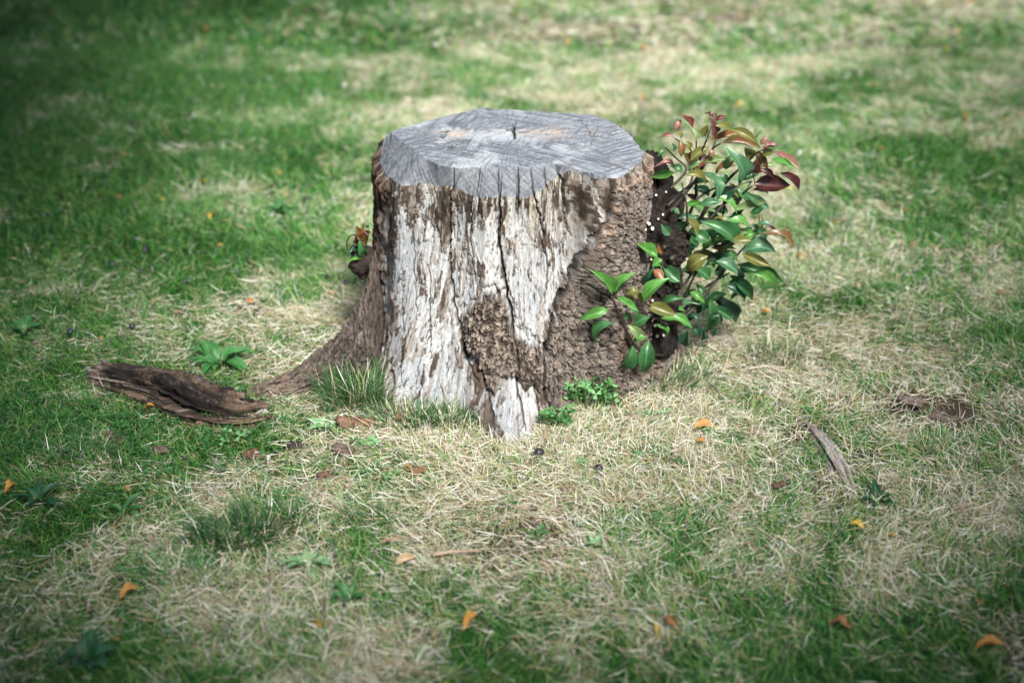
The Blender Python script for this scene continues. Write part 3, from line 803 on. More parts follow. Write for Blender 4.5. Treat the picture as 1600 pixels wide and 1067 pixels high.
# the low branch crossing the bark
stem([(600, 820), (470, 800), (390, 700), (310, 520), (285, 465)], V6, .004, .0018, ys=[2.93, 2.85, 2.81, 2.79, 2.79])
def shade_up(r):
    return (r.uniform(-.45, .45), -.62 + r.uniform(-.35, .35), .75 + r.uniform(-.25, .2))
rl = random.Random(3)
for view, lst in ((V5, L5), (V6, L6)):
    for bx, by, tx, ty, w, colr in lst:
        b = (view[0] + bx / view[2], view[1] + by / view[2]); t = (view[0] + tx / view[2], view[1] + ty / view[2])
        y0 = shrub_y(b[0]); j = rl.uniform(-.05, .05) if b[0] > 1040 else rl.uniform(-.02, .015)
        if colr == 'dark': j += .05
        L = math.hypot(b[0] - t[0], b[1] - t[1]) / 720
        dy = rl.uniform(-.5, .35) * L
        t = (b[0] + (t[0] - b[0]) * 1.1, b[1] + (t[1] - b[1]) * 1.1)
        B = on_y(b[0], b[1], y0 + j); T = on_y(t[0], t[1], y0 + j + dy)
        put_leaf(get_leaf(colr, rl.randrange(5)), B, T, w / view[2] / 720 * 1.16, shrub, shade_up(rl))
for i in range(70):
    px, py = rl.uniform(1052, 1190), rl.uniform(235, 500)
    if py > 430 and px > 1150 or py > 470 and px > 1110: continue
    an = rl.uniform(-.9, 1.2); L = rl.uniform(22, 44)
    y0 = shrub_y(px) + rl.uniform(-.02, .10)
    colr = rl.choice(['green', 'dark', 'teal', 'olive', 'green', 'bright']) if py > 280 else rl.choice(['olive', 'red', 'mixed', 'maroon', 'light'])
    put_leaf(get_leaf(colr, rl.randrange(5)), on_y(px, py, y0), on_y(px + L * math.cos(an), py + L * math.sin(an), y0 + rl.uniform(-.02, .02)), L * .4 / 720 * 1.1, shrub, shade_up(rl))
# petiole twigs are thin: the withered pair that hangs below
for (bx, by, tx, ty, w) in [(925, 560, 938, 630, 20), (895, 640, 885, 712, 24), (818, 650, 826, 740, 26), (850, 690, 838, 730, 30)]:
    put_leaf(get_leaf('dark', 2), on_y(V6[0] + bx / V6[2], V6[1] + by / V6[2], 3.0), on_y(V6[0] + tx / V6[2], V6[1] + ty / V6[2], 3.0), w / V6[2] / 720, shrub, (0.3, -1, .1))

# small sprout on the left flank
VL = (520, 320, 7.62)
YL = 3.10
sprout = empty("small_sprout", tuple(on_y(568, 430, YL)), "tiny sprout of a few curled leaves on a black knob beside the bark strip", "sprout")
lump2 = [bl(563, 413, YL, .022), bl(560, 398, YL, .017), bl(574, 405, YL, .028), bl(566, 424, YL, .014)]
kv, (n, w1, wid, T_, Pz_), kf = blob(lump2, 50, 40, .006, 140)
obj("knob", mesh_data("knob", kv, kf, mixc((.012, .010, .009), (.05, .036, .03), np.clip(n, 0, 1)), M_BARK), sprout)
def vl(a, b, y=YL): return on_y(VL[0] + a / VL[2], VL[1] + b / VL[2], y)
for (bx, by, tx, ty, w, colr) in [(390, 480, 260, 240, 130, 'rust'), (385, 590, 310, 400, 120, 'green'), (360, 620, 155, 665, 60, 'bright'), (400, 480, 430, 340, 60, 'olive'), (250, 470, 185, 630, 50, 'dark'),
                                  (330, 470, 270, 350, 70, 'maroon'), (280, 540, 200, 560, 60, 'dark'), (420, 340, 365, 300, 50, 'maroon'), (380, 420, 375, 230, 40, 'rust'), (430, 260, 370, 270, 40, 'dark')]:
    put_leaf(get_leaf(colr, rl.randrange(5)), vl(bx, by, YL - .01), vl(tx, ty, YL - .03), w / VL[2] / 720, sprout, (rl.uniform(-.4, .4), -.9, .4))
for pts in [[(300, 640), (200, 560), (165, 490), (185, 400), (245, 355), (330, 400)], [(430, 640), (340, 590), (250, 470)], [(400, 420), (350, 300), (375, 225)], [(420, 600), (400, 480), (330, 420)]]:
    v, fs = tube(spline([vl(a, b) for a, b in pts], 6), .0018, .0013, 6)
    obj("stem", mesh_data("stem", v, fs, None, M_STEM), sprout)

# ================================================================== logs, chips
def ground_pt(px, py, dz=0.0):
    p = on_z(px, py, 0.0)
    p[..., 2] = gz(p[..., 0], p[..., 1]) + dz
    return p
def loft(px, hw_, hh_, sink=.3, ns=120, nr=64, seed=0, amp=.3, colf=None):
    P = ground_pt(np.array([a for a, b in px], float), np.array([b for a, b in px], float))
    qq = np.linspace(0, len(px) - 1, ns)
    C = np.stack([np.interp(qq, range(len(px)), P[:, k]) for k in range(3)], 1)
    k9 = np.ones(11) / 11
    for k in range(3): C[5:-5, k] = np.convolve(C[:, k], k9, 'valid')
    w = np.interp(qq, np.linspace(0, len(px) - 1, len(hw_)), hw_); h = np.interp(qq, np.linspace(0, len(px) - 1, len(hh_)), hh_)
    endf = np.sqrt(np.clip(np.minimum(qq, len(px) - 1 - qq) / .22, 0.02, 1))
    w = w * endf; h = h * endf
    C[:, 2] += h * (1 - 2 * sink)
    t = np.gradient(C, axis=0); t[:, 2] = 0; t /= np.linalg.norm(t, axis=1)[:, None]
    side = np.stack([t[:, 1], -t[:, 0], 0 * t[:, 0]], 1)      # points to the right of the path
    PHI, Q = np.meshgrid(np.linspace(0, 2 * math.pi, nr, endpoint=False), qq)
    ln = np.concatenate([[0], np.cumsum(np.linalg.norm(np.diff(C, axis=0), axis=1))])[:, None] + 0 * PHI
    n1 = fbm(PHI * 7, ln * 7, 4, seed); n2 = fbm(PHI * 16, ln * 12, 4, seed + 5); n3 = fbm(PHI * 12, ln * 60, 4, seed + 9, .6)
    gro = sst(.54, .60, fbm(PHI * 4.5 + .5 * n3, ln * 3.2, 4, seed + 20))
    k = 1 + amp * (n1 - .5) * 1.4 + amp * (n2 - .5) * .9 + amp * .5 * (n3 - .5) - amp * .9 * gro
    v = C[:, None] + side[:, None] * (np.cos(PHI) * w[:, None] * k)[..., None] + np.array((0, 0, 1.)) * (np.sin(PHI) * h[:, None] * k)[..., None]
    cl_ = colf(PHI, Q / (len(px) - 1), n1, n2, n3, gro)
    fs = [grid_faces(nr, ns), np.array([list(range(nr))[::-1], [(ns - 1) * nr + i for i in range(nr)]])]
    return v, fs, cl_
def chip(px, py, lw, ww, ang, seed, c1, c2, label, name="bark_chip", cat="bark chip", group=None, tilt=.2):
    n, m = 13, 9
    xs, ys = np.meshgrid(np.linspace(-1, 1, n), np.linspace(-1, 1, m))
    ex = 1 + .35 * (fbm(ys * 3 + seed, ys * 0 + 3.3, 3, seed) - .5) * 2; ey = 1 + .3 * (fbm(xs * 3 + seed, xs * 0, 3, seed + 1) - .5) * 2
    X_ = xs * lw / 2 * ex; Y_ = ys * ww / 2 * ey
    Zt = .010 + .007 * (fbm(xs * 2.5, ys * 6, 3, seed + 2) - .5) * 2 + .35 * ww * (1 - ys ** 2) * .3
    top = np.stack([X_, Y_, Zt], -1).reshape(-1, 3); bot = np.stack([X_ * .96, Y_ * .96, Zt - .008], -1).reshape(-1, 3)
    fs = grid_faces(n, m, False); fb = fs[:, ::-1] + n * m
    rim = [i for i in range(n)] + [r * n + n - 1 for r in range(1, m)] + [(m - 1) * n + i for i in range(n - 2, -1, -1)] + [r * n for r in range(m - 2, 0, -1)]
    rf = np.array([[rim[(i + 1) % len(rim)], rim[i], rim[i] + n * m, rim[(i + 1) % len(rim)] + n * m] for i in range(len(rim))])
    nz = fbm(xs * 3, ys * 10, 4, seed + 3).ravel()
    cc_ = mixc(c1, c2, sst(.3, .7, np.concatenate([nz, nz])))
    p = ground_pt(px, py, .013)
    o = obj(name, mesh_data(name, np.vstack([top, bot]), [fs, fb, rf], cc_, M_LOG), None, tuple(p))
    o.rotation_euler = (tilt, tilt * .4, ang)
    return tag(o, label, cat, group)
def log_col(PHI, s, n1, n2, n3, gro):
    fine = fbm(PHI * 26, s * 26, 4, 153, .6); mid_ = fbm(PHI * 9, s * 9, 4, 154, .6)
    c = mixc((.02, .014, .011), (.20, .14, .10), sst(.3, .7, .45 * fine + .35 * mid_ + .2 * n3))
    c = mixc(c, (.36, .35, .335), .75 * sst(.56, .66, .6 * n1 + .4 * fine) * sst(.2, .45, np.sin(PHI)) * sst(.45, .55, mid_))
    ch = sst(.36, .5, fbm(PHI * 3.6, s * 5.2, 4, 152)) * sst(.05, .2, s) * sst(.85, .6, s) * np.exp(-((PHI - .95 - .5 * s) / .55) ** 2) * 1.7
    c = mixc(c, (.008, .008, .009), np.clip(ch * sst(.3, .5, fine), 0, .95))
    c = mixc(c, (.012, .009, .008), .85 * gro)
    return c
v, fs, cl_ = loft([(138, 594), (200, 607), (260, 622), (320, 646), (375, 655), (432, 642)], [.030, .046, .058, .072, .066, .03], [.030, .042, .05, .044, .034, .014], .34, 260, 150, 150, .5, log_col)
lg = obj("rotten_log", mesh_data("rotten_log", v, fs, cl_, M_LOG))
for i_, (px, py, lw, ww, an) in enumerate([(300, 662, .05, .016, -.3), (335, 668, .06, .02, -.15), (368, 668, .045, .018, .1), (270, 648, .05, .014, -.4), (395, 660, .04, .014, .4), (318, 672, .03, .014, .5)]):
    ch_ = chip(px, py, lw, ww, an, 240 + i_, (.05, .034, .026), (.24, .17, .12), None, "fragment", None)
    ch_.parent = lg
tag(lg, "rotten split log with charred black groove lying in the grass beside the root", "log")
def drift_col(PHI, s, n1, n2, n3, gro):
    c = mixc((.15, .12, .105), (.46, .42, .39), sst(.35, .62, .5 * n1 + .5 * n2))
    return mixc(c, (.05, .04, .038), .85 * gro)
v, fs, cl_ = loft([(1254, 664), (1276, 694), (1294, 722), (1312, 750), (1334, 786)], [.010, .016, .022, .022, .008], [.009, .017, .021, .017, .006], .3, 110, 50, 160, .45, drift_col)
tag(obj("surface_root", mesh_data("surface_root", v, fs, cl_, M_LOG)), "grey weathered piece of root half sunk in the turf", "root")

BR = ((.075, .042, .03), (.22, .13, .085))
chip(556, 668, .078, .036, .1, 201, *BR, "large reddish brown bark chip lying in front of the stump base")
chip(538, 714, .05, .026, -.5, 202, (.07, .05, .045), (.2, .14, .12), "folded grey brown bark chip in the straw")
chip(183, 692, .05, .018, -.6, 203, (.08, .06, .05), (.2, .15, .12), "slim brown bark chip in the green grass below the log")
chip(392, 719, .035, .02, .5, 204, *BR, "small brown bark chip in the dry grass")
chip(461, 705, .03, .022, .2, 205, (.025, .018, .02), (.08, .06, .06), "small dark purplish bark chip in the grass")
chip(505, 753, .026, .018, .9, 206, *BR, "tiny brown bark crumb in the straw")
chip(652, 748, .03, .016, .6, 207, (.15, .08, .045), (.28, .17, .1), "small curled brown bark flake in the straw")
chip(308, 602, .034, .018, -.4, 208, (.2, .1, .05), (.36, .22, .13), "orange brown bark chip behind the rotten log")
chip(252, 713, .03, .02, .3, 209, (.08, .065, .055), (.17, .13, .11), "small dull brown chip in the green grass")
chip(405, 655, .045, .008, .75, 210, (.3, .29, .28), (.5, .49, .47), "short grey splinter beside the end of the log", "wood_splinter", "splinter")
chip(632, 660, .04, .018, .3, 211, (.1, .065, .045), (.24, .15, .1), "dark wood crumb at the foot of the stump")
chip(1215, 775, .03, .012, .4, 212, *BR, "small brown chip near the grey root piece")
chip(1420, 640, .05, .022, -.4, 213, (.12, .09, .075), (.26, .2, .17), "flat grey brown bark scrap on the bare patch")
chip(1470, 668, .055, .022, -.7, 214, (.10, .08, .07), (.22, .17, .14), "long dark bark scrap on the bare patch")

# twigs
def twig(pts, r, c1, c2, label, name="twig", cat="twig", lift=.03):
    P = [ground_pt(a, b, lift + .004 * math.sin(i * 2)) for i, (a, b) in enumerate(pts)]
    v, fs = tube(spline(P, 6), r, r * .6, 7)
    zz = fbm(v[:, 0] * 120, v[:, 1] * 120, 2, 5)
    tag(obj(name, mesh_data(name, v, fs, mixc(c1, c2, zz), M_LOG)), label, cat)
twig([(676, 886), (710, 884), (752, 878)], .0035, (.34, .25, .17), (.55, .43, .32), "pale tan stick lying in the straw")
twig([(598, 866), (615, 863), (632, 860)], .003, (.28, .16, .09), (.42, .27, .17), "short reddish brown twig in the straw")
twig([(1168, 592), (1195, 590), (1215, 592)], .0028, (.42, .36, .28), (.58, .52, .42), "straight pale straw stalk beyond the shrub")
twig([(1212, 596), (1232, 599), (1248, 608)], .0022, (.42, .38, .25), (.56, .5, .36), "bent pale grass stalk beyond the shrub")
twig([(966, 638), (980, 655), (990, 668)], .002, (.28, .19, .13), (.4, .28, .2), "thin brown twig near the clover by the stump")
twig([(1105, 614), (1118, 628), (1126, 640)], .0022, (.12, .09, .08), (.2, .15, .13), "thin dark twig in the grass right of the stump")

# ================================================================== fallen leaves, fruit, bits
FL = {'yellow': leaf_mat("fallen_yellow", (.5, .33, .04), (.62, .46, .09), .6), 'orange': leaf_mat("fallen_orange", (.36, .16, .03), (.52, .28, .06), .6),
      'brown': leaf_mat("fallen_brown", (.2, .085, .035), (.34, .17, .075), .65), 'tan': leaf_mat("fallen_tan", (.4, .28, .16), (.55, .42, .27), .65),
      'white': leaf_mat("fallen_white", (.5, .5, .46), (.7, .7, .66), .6), 'grey': leaf_mat("fallen_pale_green", (.3, .37, .26), (.45, .5, .37), .6)}
FM = {k: [leaf_mesh("fallen_" + k, m, arch=a, fold=f_, wave=w_) for a, f_, w_ in ((.12, .4, .1), (.2, .3, .15), (.05, .55, .08))] for k, m in FL.items()}
LABF = {'yellow': ("small yellow fallen leaf in the grass", "yellow fallen leaves"), 'orange': ("small orange fallen leaf in the grass", "orange fallen leaves"),
        'brown': ("small brown curled fallen leaf in the grass", "brown fallen leaves"), 'tan': ("small tan dried fallen leaf in the grass", "tan fallen leaves"),
        'white': ("small whitish scrap of leaf in the grass", "whitish leaf scraps"), 'grey': ("pale grey green fallen leaf in the grass", "pale green fallen leaves")}
def zone(px, py):
    if py < 330 and 540 < px < 1060: return "on the lawn behind the stump"
    if py < 570: return "in the green turf beyond the log" if px < 600 else "on the lawn beyond the sapling"
    if px < 600: return "in the grass in front of the log"
    return "in the grass round the grey root piece" if px > 1060 else "in the straw in front of the stump"
def fallen(px, py, size, colr, label=None, ang=None, wr=.55):
    p = ground_pt(px, py, .015 + .006 * rl.random())
    slant = math.hypot(p[1], CAM_Z); L = size / FPX * slant * 1.05
    a = rl.uniform(0, 6.28) if ang is None else ang
    o = bpy.data.objects.new("fallen_leaf", rl.choice(FM[colr])); col.objects.link(o)
    o.location = (p[0] - math.cos(a) * L / 2, p[1] - math.sin(a) * L / 2, p[2]); o.rotation_euler = (rl.uniform(-.5, .5), rl.uniform(-.3, .15), a)
    o.scale = (L, L * wr, L)
    if label: tag(o, label, "leaf")
    else:
        z_ = zone(px, py)
        tag(o, LABF[colr][0].replace(" in the grass", " " + z_), "leaf", LABF[colr][1] + " " + z_)
for x, y, s, k in [(333, 349, 22, 'yellow'), (255, 318, 14, 'yellow'), (196, 248, 14, 'yellow'), (320, 292, 12, 'yellow'), (477, 97, 10, 'orange'), (452, 131, 12, 'orange'), (307, 84, 12, 'yellow'),
                   (322, 57, 11, 'orange'), (363, 70, 9, 'yellow'), (441, 278, 13, 'yellow'), (538, 196, 12, 'orange'), (376, 241, 11, 'tan'), (345, 391, 11, 'orange'), (185, 316, 12, 'orange'),
                   (223, 308, 8, 'brown'), (1245, 193, 12, 'yellow'), (1152, 170, 16, 'yellow'), (1004, 86, 15, 'orange'), (1003, 165, 15, 'orange'), (888, 72, 11, 'yellow'), (1232, 307, 12, 'yellow'),
                   (1493, 55, 14, 'yellow'), (1480, 81, 12, 'yellow'), (1513, 8, 16, 'orange'), (1212, 110, 11, 'orange'), (1190, 116, 10, 'yellow'), (1296, 110, 11, 'yellow'), (1364, 140, 11, 'orange'),
                   (1506, 191, 14, 'orange'), (1573, 200, 11, 'yellow'), (1305, 361, 15, 'orange'), (1329, 352, 10, 'tan'), (1410, 340, 14, 'brown'), (1463, 402, 15, 'tan'), (1443, 410, 9, 'orange'),
                   (1424, 396, 12, 'brown'), (1528, 404, 10, 'tan'), (1558, 424, 10, 'tan'), (1560, 471, 16, 'brown'), (1510, 453, 9, 'orange'), (1195, 497, 15, 'orange'), (1232, 487, 9, 'brown'),
                   (1292, 480, 14, 'tan'), (1250, 412, 16, 'orange'), (1399, 440, 10, 'orange'), (1095, 705, 14, 'orange'), (1390, 857, 15, 'orange'), (1170, 870, 11, 'orange'),
                   (1315, 965, 12, 'brown'), (1528, 956, 13, 'brown'), (497, 990, 20, 'orange'), (190, 986, 15, 'brown'), (183, 1009, 10, 'orange'), (200, 771, 15, 'orange'), (219, 893, 10, 'orange'),
                   (179, 896, 11, 'brown'), (18, 772, 26, 'orange'), (1185, 633, 9, 'yellow'), (1120, 607, 9, 'tan'), (985, 604, 10, 'brown'), (638, 741, 10, 'orange'), (539, 770, 8, 'brown'),
                   (578, 731, 9, 'tan'), (1230, 617, 10, 'brown'), (410, 432, 11, 'tan'), (392, 484, 13, 'orange'), (520, 466, 16, 'tan'), (160, 539, 10, 'orange'), (36, 448, 9, 'brown'), (46, 396, 10, 'brown'),
                   (280, 500, 14, 'tan'), (1085, 560, 12, 'brown'), (1240, 262, 12, 'brown'), (1375, 245, 12, 'orange'), (1340, 455, 11, 'tan'), (1480, 310, 12, 'orange')]:
    fallen(x, y, s, k)
fallen(1100, 680, 34, 'orange', "large orange brown fallen leaf in the straw right of the stump", 0.1, .6)
fallen(1310, 998, 36, 'brown', "large dark rust fallen leaf in the green grass at the edge of the straw", -.2, .6)
fallen(1545, 1030, 46, 'orange', "broad orange fallen leaf deep in the green grass", 0, .45)
fallen(1337, 838, 22, 'yellow', "pale yellow fallen leaf in dry grass below the grey root piece", -.3, .6)
fallen(1050, 990, 34, 'brown', "curled greyish brown leaf beside a yellow sliver", -.9, .4)
fallen(1028, 1001, 26, 'yellow', "narrow golden yellow leaf sliver standing in the grass", 1.4, .35)
fallen(735, 985, 44, 'orange', "long orange brown leaf with dark tip in the straw", 1.1, .35)
fallen(634, 889, 34, 'tan', "tan curled leaf between two sticks", .5, .45)
fallen(205, 940, 34, 'orange', "curled orange brown leaf in green grass below the dark tufts", .8, .5)
fallen(236, 650, 22, 'orange', "orange leaf tucked under the rotten log", .5, .5)
fallen(665, 1040, 48, 'grey', "long pale grey green leaf lying in the foreground grass", 1.0, .22)
for x, y, s in [(538, 141, 13), (423, 128, 9), (118, 84, 9), (1310, 205, 12), (1048, 9, 12), (1250, 252, 12), (680, 80, 11), (1413, 462, 12), (325, 509, 8), (335, 507, 8), (353, 468, 7), (403, 719, 12), (420, 722, 12), (302, 190, 10), (458, 345, 12)]:
    fallen(x, y, s, 'white')
M_FRUIT = plain_mat("black_fruit", (.008, .008, .014), (.03, .028, .04), 200, .45)
def ball(r):
    P, _, f_ = blob([(0, 0, 0, r), (r * .25, 0, r * .1, r * .85)], 18, 12, r * .18, 171, .05)
    return mesh_data("black_fruit", P, f_, None, M_FRUIT)
fm = ball(.0085)
for x, y in [(223, 433), (208, 522), (315, 209), (262, 212), (206, 199), (218, 203), (344, 198), (377, 217), (513, 442), (478, 318), (177, 421), (227, 399), (330, 148), (299, 166), (567, 290), (471, 152), (5, 281),
             (76, 342), (540, 452), (935, 746), (290, 450), (112, 530), (228, 395)]:
    o = bpy.data.objects.new("black_fruit", fm); col.objects.link(o); o.location = tuple(ground_pt(x, y, .02)); o.rotation_euler = (rl.random() * 3, rl.random() * 3, rl.random() * 3)
    k = rl.uniform(.75, 1.15); o.scale = (k, k, k)
    tag(o, "small round black fruit " + zone(x, y), "fruit", "black fruits " + zone(x, y))
o = bpy.data.objects.new("black_fruit", ball(.010)); col.objects.link(o); o.location = tuple(ground_pt(842, 722, .02))
tag(o, "wrinkled black fruit in the straw in front of the stump foot", "fruit")

# ================================================================== weeds
def clover_mesh(name, mat):
    v, f_ = [], []
    for k in range(3):
        a = k * 2 * math.pi / 3
        pts = [(0, 0), (.5, -.32), (.92, -.36), (1.0, -.12), (.86, 0), (1.0, .12), (.92, .36), (.5, .32)]
        b = len(v)
        for (x, y) in pts:
            v.append((x * math.cos(a) - y * math.sin(a), x * math.sin(a) + y * math.cos(a), .22 * abs(y) + .05 * x))
        for i in range(1, 7): f_.append((b, b + i, b + i + 1))
    return mesh_data(name, v, np.array(f_), None, mat)
CL = [clover_mesh("trefoil", leaf_mat("clover_green", (.04, .16, .04), (.09, .26, .07), .6)), clover_mesh("trefoil", leaf_mat("clover_light", (.10, .28, .10), (.2, .4, .17), .6))]
def clover(px, py, n, spread, hmax, label, light=.4):
    base = ground_pt(px, py)
    root = empty("clover_plant", tuple(base), label, "clover")
    tv, tf, off = [], [], 0
    for i in range(n):
        a = rl.uniform(0, 6.28); d = spread * math.sqrt(rl.random())
        x, y = d * math.cos(a) * 1.3, d * math.sin(a) * .6
        z = hmax * rl.uniform(.45, 1)
        o = bpy.data.objects.new("leaf", CL[rl.random() < light]); col.objects.link(o); o.parent = root
        o.location = (x, y, z); s = rl.uniform(.010, .015); o.scale = (s, s, s)
        o.rotation_euler = (rl.uniform(.1, .8), rl.uniform(-.5, .5), rl.uniform(0, 6.28))
        v, fs = tube([np.array((x * .5, y * .5, -.01)), np.array((x * .8, y * .8, z * .6)), np.array((x, y, z))], .0009, .0007, 4, False)
        tv.append(v); tf.append(fs[0] + off); off += len(v)
    o = bpy.data.objects.new("stems", mesh_data("stems", np.vstack(tv), np.vstack(tf), None, M_CLSTEM)); col.objects.link(o); o.parent = root
M_CLSTEM = plain_mat("clover_stem", (.08, .16, .05), (.16, .22, .09), 80)
clover(922, 640, 60, .05, .075, "bushy bright clover plant against the bark of the stump", .5)
clover(868, 672, 40, .034, .05, "small clover plant beside the front foot of the stump", .2)
clover(655, 668, 7, .03, .028, "few clover leaves in the green tuft under bare wood")
clover(748, 668, 6, .02, .03, "sparse clover sprig at the left edge of the stump foot")
clover(1010, 652, 8, .045, .025, "thin scattering of clover leaves in dry grass below the sapling")
clover(905, 735, 5, .03, .02, "few pale clover leaves in the straw")
clover(560, 700, 8, .03, .025, "clover leaves beside the large bark chip")
clover(1120, 690, 8, .035, .022, "clover sprigs near the large orange leaf")
clover(1265, 655, 5, .012, .03, "single bright clover sprig above the grey root piece", .9)
clover(1060, 735, 6, .03, .02, "clover leaves in the straw below the large orange leaf")
clover(330, 690, 16, .06, .028, "clover spreading in the grass below the rotten log")
clover(585, 752, 8, .04, .02, "clover leaves among straw below the folded bark chip", .7)

WM = {'green': [leaf_mesh("weed_green", leaf_mat("weed_green", (.03, .13, .035), (.07, .22, .06), .5), arch=.14, fold=.2, wave=.05)],
      'pale': [leaf_mesh("weed_pale", leaf_mat("weed_pale", (.14, .32, .13), (.28, .46, .24), .5), arch=.12, fold=.2, wave=.06)],
      'deep': [leaf_mesh("weed_deep", leaf_mat("weed_deep", (.012, .065, .03), (.03, .11, .045), .5), arch=.12, fold=.25, wave=.05)]}
def weed(px, py, n, length, wr, kind, label, flat=.35, xs=1.0):
    base = ground_pt(px, py, .005)
    root = empty("broadleaf_weed", tuple(base), label, "weed")
    for i in range(n):
        a = i * 2 * math.pi / n + rl.uniform(-.35, .35); L = length * rl.uniform(.65, 1.1); e = flat + rl.uniform(-.15, .35)
        b = np.array((math.cos(a) * .004, math.sin(a) * .004, .0)) + np.array(base)
        t = b + np.array((math.cos(a) * math.cos(e) * xs, math.sin(a) * math.cos(e), math.sin(e))) * L
        put_leaf(WM[kind][0], b, t, L * wr, root, (rl.uniform(-.2, .2), rl.uniform(-.2, .2), 1))
weed(345, 575, 15, .08, .46, 'green', "flat rosette of broad green leaves behind the rotten log", .3, 1.15)
weed(482, 890, 11, .05, .45, 'pale', "pale green leafy weed in the straw", .35, 1.2)
weed(135, 1035, 14, .055, .6, 'deep', "dark broad leaved weed in the foreground green grass", .45)
weed(195, 806, 7, .055, .3, 'green', "upright green weed near the dark grass tufts", .7)
weed(505, 672, 8, .045, .5, 'pale', "tattered pale weed next to the large bark chip", .4)
weed(930, 862, 5, .035, .45, 'pale', "tiny bright weed seedling in the straw", .6)
weed(838, 842, 5, .028, .5, 'green', "tiny green weed seedling in the straw", .5)
weed(1370, 795, 7, .05, .3, 'deep', "dark green weed below the grey root piece", .5)
weed(545, 945, 5, .045, .4, 'green', "small green weed next to a pale upright leaf", .6)
weed(40, 525, 8, .06, .45, 'green', "broad leaved weed in grass beyond the log's far end", .4)
weed(440, 335, 8, .07, .35, 'green', "leafy weed in thin grass behind the stump", .4)
weed(60, 790, 7, .06, .35, 'deep', "dark leafy weed near a single orange leaf", .5)
weed(795, 792, 5, .026, .5, 'green', "little green seedling in straw below the stump foot", .5)

# ================================================================== grass
def inside_base(x, y, grow=0.0):
    th = np.arctan2(x - CX, -(y - CY)); r = np.hypot(x - CX, y - CY)
    return r < pol(tB, th) + grow
def blades(P, phi, lean, curl, length, width, colr, nseg, side=None):
    """ribbon blades from base points; returns verts, faces, colours"""
    n = len(P); ts = np.linspace(0, 1, nseg + 1)
    pos = P.copy(); rows = []
    roll = rng.uniform(-1.2, 1.2, n); cr, sr = np.cos(roll), np.sin(roll)
    if side is None: side = rng.normal(0, .5, n)
    for k, t in enumerate(ts):
        hx, hy = np.cos(phi + side * t), np.sin(phi + side * t); sx, sy = -hy, hx
        if k:
            a = lean + curl * (t - .5 / nseg)
            a = np.minimum(a, 1.75)
            st_ = length / nseg
            pos = pos + np.stack([hx * np.sin(a) * st_, hy * np.sin(a) * st_, np.cos(a) * st_], 1)
            floor = gz(pos[:, 0], pos[:, 1]) + .003
            pos[:, 2] = np.maximum(pos[:, 2], floor)
        w = width * .5 * (1 - .55 * t ** 2)
        o = np.stack([sx * w * cr, sy * w * cr, w * sr], 1)
        if k == nseg: rows.append(pos[:, None])
        else: rows.append(np.stack([pos - o, pos + o], 1))
    v = np.concatenate(rows, 1); m = v.shape[1]
    b = (np.arange(n) * m)[:, None]
    q = np.concatenate([b + np.array([[2 * k, 2 * k + 1, 2 * k + 3, 2 * k + 2]]) for k in range(nseg - 1)], 0) if nseg > 1 else np.zeros((0, 4), int)
    t3 = b + np.array([[2 * nseg - 2, 2 * nseg - 1, 2 * nseg]])
    cc_ = np.repeat(colr[:, None], m, 1)
    return v.reshape(-1, 3), q, t3, cc_.reshape(-1, 3)
def straw_colour(n):
    t = rng.random((n, 1)); a = rng.random((n, 1))
    c = np.array((.57, .53, .42)) * (1 - t) + np.array((.80, .79, .71)) * t
    c = np.where(a < .22, np.array((.42, .32, .19)) * (.8 + .5 * t), c)
    c = np.where(a > .9, np.array((.33, .24, .17)) * (.7 + .6 * t), c)
    c = np.where((a > .68) & (a < .9), np.array((.36, .43, .22)) * (.75 + .5 * t), c)
    return c
def green_colour(n, lush):
    t = rng.random((n, 1)); a = rng.random((n, 1)); l = lush[:, None]
    c = np.array((.016, .12, .018)) * (1 - t) + np.array((.08, .33, .045)) * t
    c = np.where(a < .25, np.array((.025, .11, .042)) * (.6 + .8 * t), c)
    c = np.where((a > .72) & (a < .85), np.array((.2, .4, .09)), c)
    c = np.where(a > .9, np.array((.26, .36, .10)), c)
    return c * (1.2 - .5 * l)  # lush blades are deeper green, and carry some of the corner shade in their colour
def sow(n, y0, y1, margin, nseg, wmul, lmul):
    y = rng.uniform(y0, y1, n * 2); hwid = .375 * np.sqrt(y ** 2 + CAM_Z ** 2) + margin
    keep = rng.random(n * 2) < hwid / hwid.max()
    y = y[keep]; hwid = hwid[keep]; x = rng.uniform(-1, 1, len(y)) * hwid
    ok = ~inside_base(x, y, -.004); x, y = x[ok], y[ok]
    g, bare = green_field(x, y)
    ok = rng.random(len(x)) > bare * .9; x, y, g, bare = x[ok], y[ok], g[ok], bare[ok]
    n = len(x)
    pg = (.11 + .87 * sst(.02, .95, g)) * (1 - .8 * bare)
    isg = rng.random(n) < pg
    flow = 6.28 * fbm(x * 2.2, y * 2.2, 2, 300)
    phi = np.where(rng.random(n) < .5, rng.uniform(0, 2 * math.pi, n), flow + rng.normal(0, .8, n))
    lean = np.where(isg, rng.uniform(.25, 1.3, n), np.where(rng.random(n) < .06, rng.uniform(.3, .9, n), rng.uniform(1.15, 1.57, n)))
    curl = np.where(isg, rng.uniform(.1, 1.1, n), rng.uniform(-.45, .7, n))
    side = rng.normal(0, .75, n)
    ln = np.where(isg, rng.uniform(.022, .06, n) * (1 + .3 * np.clip(g, 0, 1)), rng.uniform(.022, .07, n)) * lmul
    wd = np.where(isg, rng.uniform(.0014, .0028, n), rng.uniform(.0009, .0022, n)) * wmul
    colr = np.where(isg[:, None], green_colour(n, np.clip(g, 0, 1)), straw_colour(n))
    z = gz(x, y) + np.where(isg, -.002, rng.uniform(0, .017, n))
    return blades(np.stack([x, y, z], 1), phi, lean, curl, ln, wd, colr, nseg, side)
